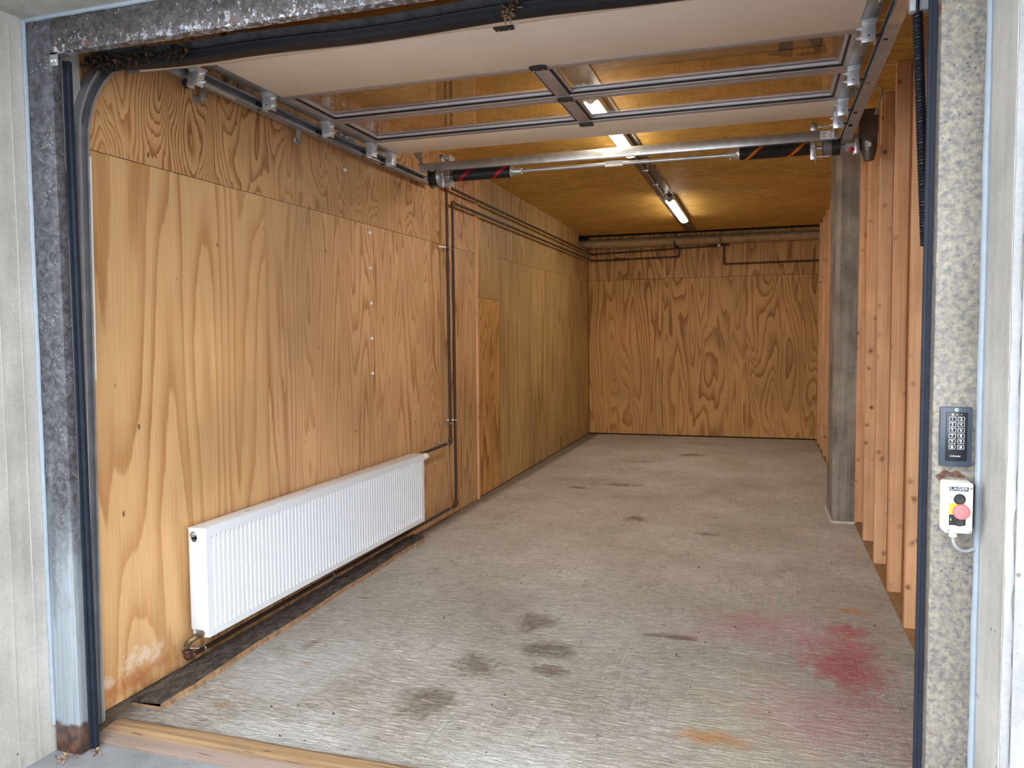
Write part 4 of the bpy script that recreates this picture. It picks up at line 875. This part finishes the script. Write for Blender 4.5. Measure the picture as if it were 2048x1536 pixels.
# ================================================================== THRESHOLD, PLANK, SMALL THINGS
th = MB()
random.seed(5); n = 30
for i in range(n):
    xa, xb = -2.39+2.83*i/n, -2.39+2.83*(i+1)/n
    pf = lambda x: [(x, 0.088, -0.004), (x, 0.255, -0.004), (x, 0.235+0.003*math.sin(x*9), 0.024), (x, 0.200, 0.033), (x, 0.112+0.004*math.sin(x*13), 0.022), (x, 0.086, 0.006)]
    A_, B_ = pf(xa), pf(xb); o = len(th.v); th.v += A_+B_
    for j in range(6): th.f.append((o+j, o+(j+1) % 6, o+6+(j+1) % 6, o+6+j)); th.mi.append(0)
    if i == 0: th.f.append(tuple(range(o, o+6))); th.mi.append(0)
    if i == n-1: th.f.append(tuple(range(o+11, o+5, -1))); th.mi.append(0)
def thr_mat():
    t = NT('threshold_wood'); v = t.co()
    g = t.noise(t.sc(v, (1.5, 60, 60)), 1.0, 4, 0.6, 0.4)
    c = t.mix(t.ramp(g, [(0.35, 0.0), (0.65, 1.0)]), lin(164, 134, 98), lin(118, 92, 64))
    X, Y, Z = t.xyz(t.n('ShaderNodeTexCoord').outputs['Object'])
    wy = t.math('ADD', Y, t.math('MULTIPLY', t.noise(t.sc(v, (4, 30, 30)), 1.0, 4), 0.03)); c = t.mix(t.ramp(t.math('MULTIPLY_ADD', wy, 5.0, 0.5), [(0.30, 0.85), (0.46, 0.0)]), c, lin(116, 102, 96)); c = t.mix(t.ramp(t.math('MULTIPLY_ADD', wy, 5.0, 0.5), [(0.80, 0.0), (0.86, 0.8)]), c, lin(120, 100, 78))
    d = t.noise(t.sc(v, (3, 14, 14)), 1.0, 4, 0.6); c = t.mix(t.ramp(d, [(0.55, 0.0), (0.7, 0.8)]), c, lin(104, 86, 66))
    cr = t.noise(t.sc(v, (4, 45, 30)), 1.0, 3, 0.6, 1.2); c = t.mix(t.ramp(cr, [(0.66, 0.0), (0.70, 0.9)]), c, lin(70, 48, 30))
    t.p('Base Color', c).p('Roughness', 0.8); t.bump(g, 0.4, 0.004); return t.m
M['thresh'] = thr_mat()
tag(th.build('threshold_board', 'thresh', smooth=40), 'worn timber threshold board on the ground across the door opening', 'threshold')

pk = thing('floor_plank', (-2.46, 1.8, 0.0), 'dark rough bark-topped plank lying on the floor under the radiator', 'plank')
random.seed(9); n = 46; kt = MB(); ke = MB()
ya, yb = 0.372, 3.20
prev = None
for i in range(n+1):
    t_ = i/n; y = ya+(yb-ya)*t_; x0 = -2.478-0.042*t_+0.004*math.sin(i*1.3); x1 = -2.326-0.078*t_+0.006*math.sin(i*0.45)+random.uniform(-0.003, 0.003)
    if i == n: x1 -= 0.03
    xmid = x1-0.010; za = 0.034+random.uniform(-0.003, 0.004)
    cur = (x0, xmid, x1, y, za)
    if prev:
        a, b = prev, cur
        kt.hexa([(a[0], a[3], 0.012), (a[1], a[3], 0.012), (b[1], b[3], 0.012), (b[0], b[3], 0.012), (a[0], a[3], a[4]), (a[1], a[3], a[4]-0.004), (b[1], b[3], b[4]-0.004), (b[0], b[3], b[4])])
        ke.hexa([(a[0], a[3], 0.0), (a[2], a[3], 0.0), (b[2], b[3], 0.0), (b[0], b[3], 0.0), (a[0], a[3], 0.0125), (a[1]+0.004, a[3], 0.024), (b[1]+0.004, b[3], 0.024), (b[0], b[3], 0.0125)])
    prev = cur
kt.build('bark_face', 'bark', pk, smooth=50); ke.build('sawn_body', 'wood_edge', pk, smooth=50)

def floor_bolt(x, y, h, label):
    m = MB().cyl((x, y, 0.0), (x, y, h), 0.004, 8).lathe((x, y, h-0.004), (0, 0, 1), [(0, 0.006), (0.004, 0.009), (0.008, 0.009), (0.009, 0.006)], 6).lathe((x, y, 0.0), (0, 0, 1), [(0, 0.011), (0.002, 0.011)], 12)
    tag(m.build('floor_bolt', 'galv_dull'), label, 'bolt', 'bolts standing up from the floor')
floor_bolt(-2.363, 2.89, 0.045, 'small steel bolt standing in the floor beside the plank end')
floor_bolt(-2.500, 5.70, 0.045, 'small steel bolt standing in the floor just past the wall batten')
floor_bolt(-2.552, 8.62, 0.050, 'small steel bolt standing in the floor near the back left corner')
floor_bolt(-2.245, 9.78, 0.040, 'small steel bolt standing at the foot of the back wall')

for i, z in enumerate([2.212, 1.975, 1.742, 1.505, 1.270]):
    m = MB().lathe((XL+0.0012, 2.62+0.001*i, z), (1, 0, 0), [(0, 0.011), (0.006, 0.011), (0.009, 0.008), (0.010, 0.003)], 12).box(XL+0.001, XL+0.006, 2.602+0.001*i, 2.638+0.001*i, z-0.005, z+0.005, 0.001)
    tag(m.build('wall_plug', 'ink'), 'small white plug on the plywood, %s of the vertical row of five' % ['topmost', 'second from top', 'middle one', 'second from bottom', 'lowest'][i], 'plug', 'row of plugs on the left plywood wall')
m = MB().box(-2.534, -2.5285, 2.29, 2.325, 2.555, 2.575, 0.001); tag(m.build('wall_sticker', 'tape'), 'tiny pale sticker on the plywood under the left track', 'sticker')
debris('dry_scraps', ['wood_edge', 'nest'], [(-2.385, -0.03, 0.004), (-2.40, -0.05, 0.004), (-2.33, 0.03, 0.004)], 26, (0.02, 0.015, 0.002), 0.008, 'scatter of pale bark crumbs on the ground at the foot of the left jamb', 'debris')
debris('floor_grit', ['nest_dk', 'nest'], [(-2.0, 0.3, 0.004), (-1.2, 0.7, 0.004), (-0.2, 1.4, 0.004), (-1.0, 2.2, 0.004), (-0.35, 3.0, 0.004), (0.3, 1.9, 0.004), (0.5, 3.0, 0.004), (-1.6, 0.3, 0.004)], 60, (0.35, 0.35, 0.001), 0.006, 'scattered dark grit and leaf crumbs on the garage floor', 'debris')
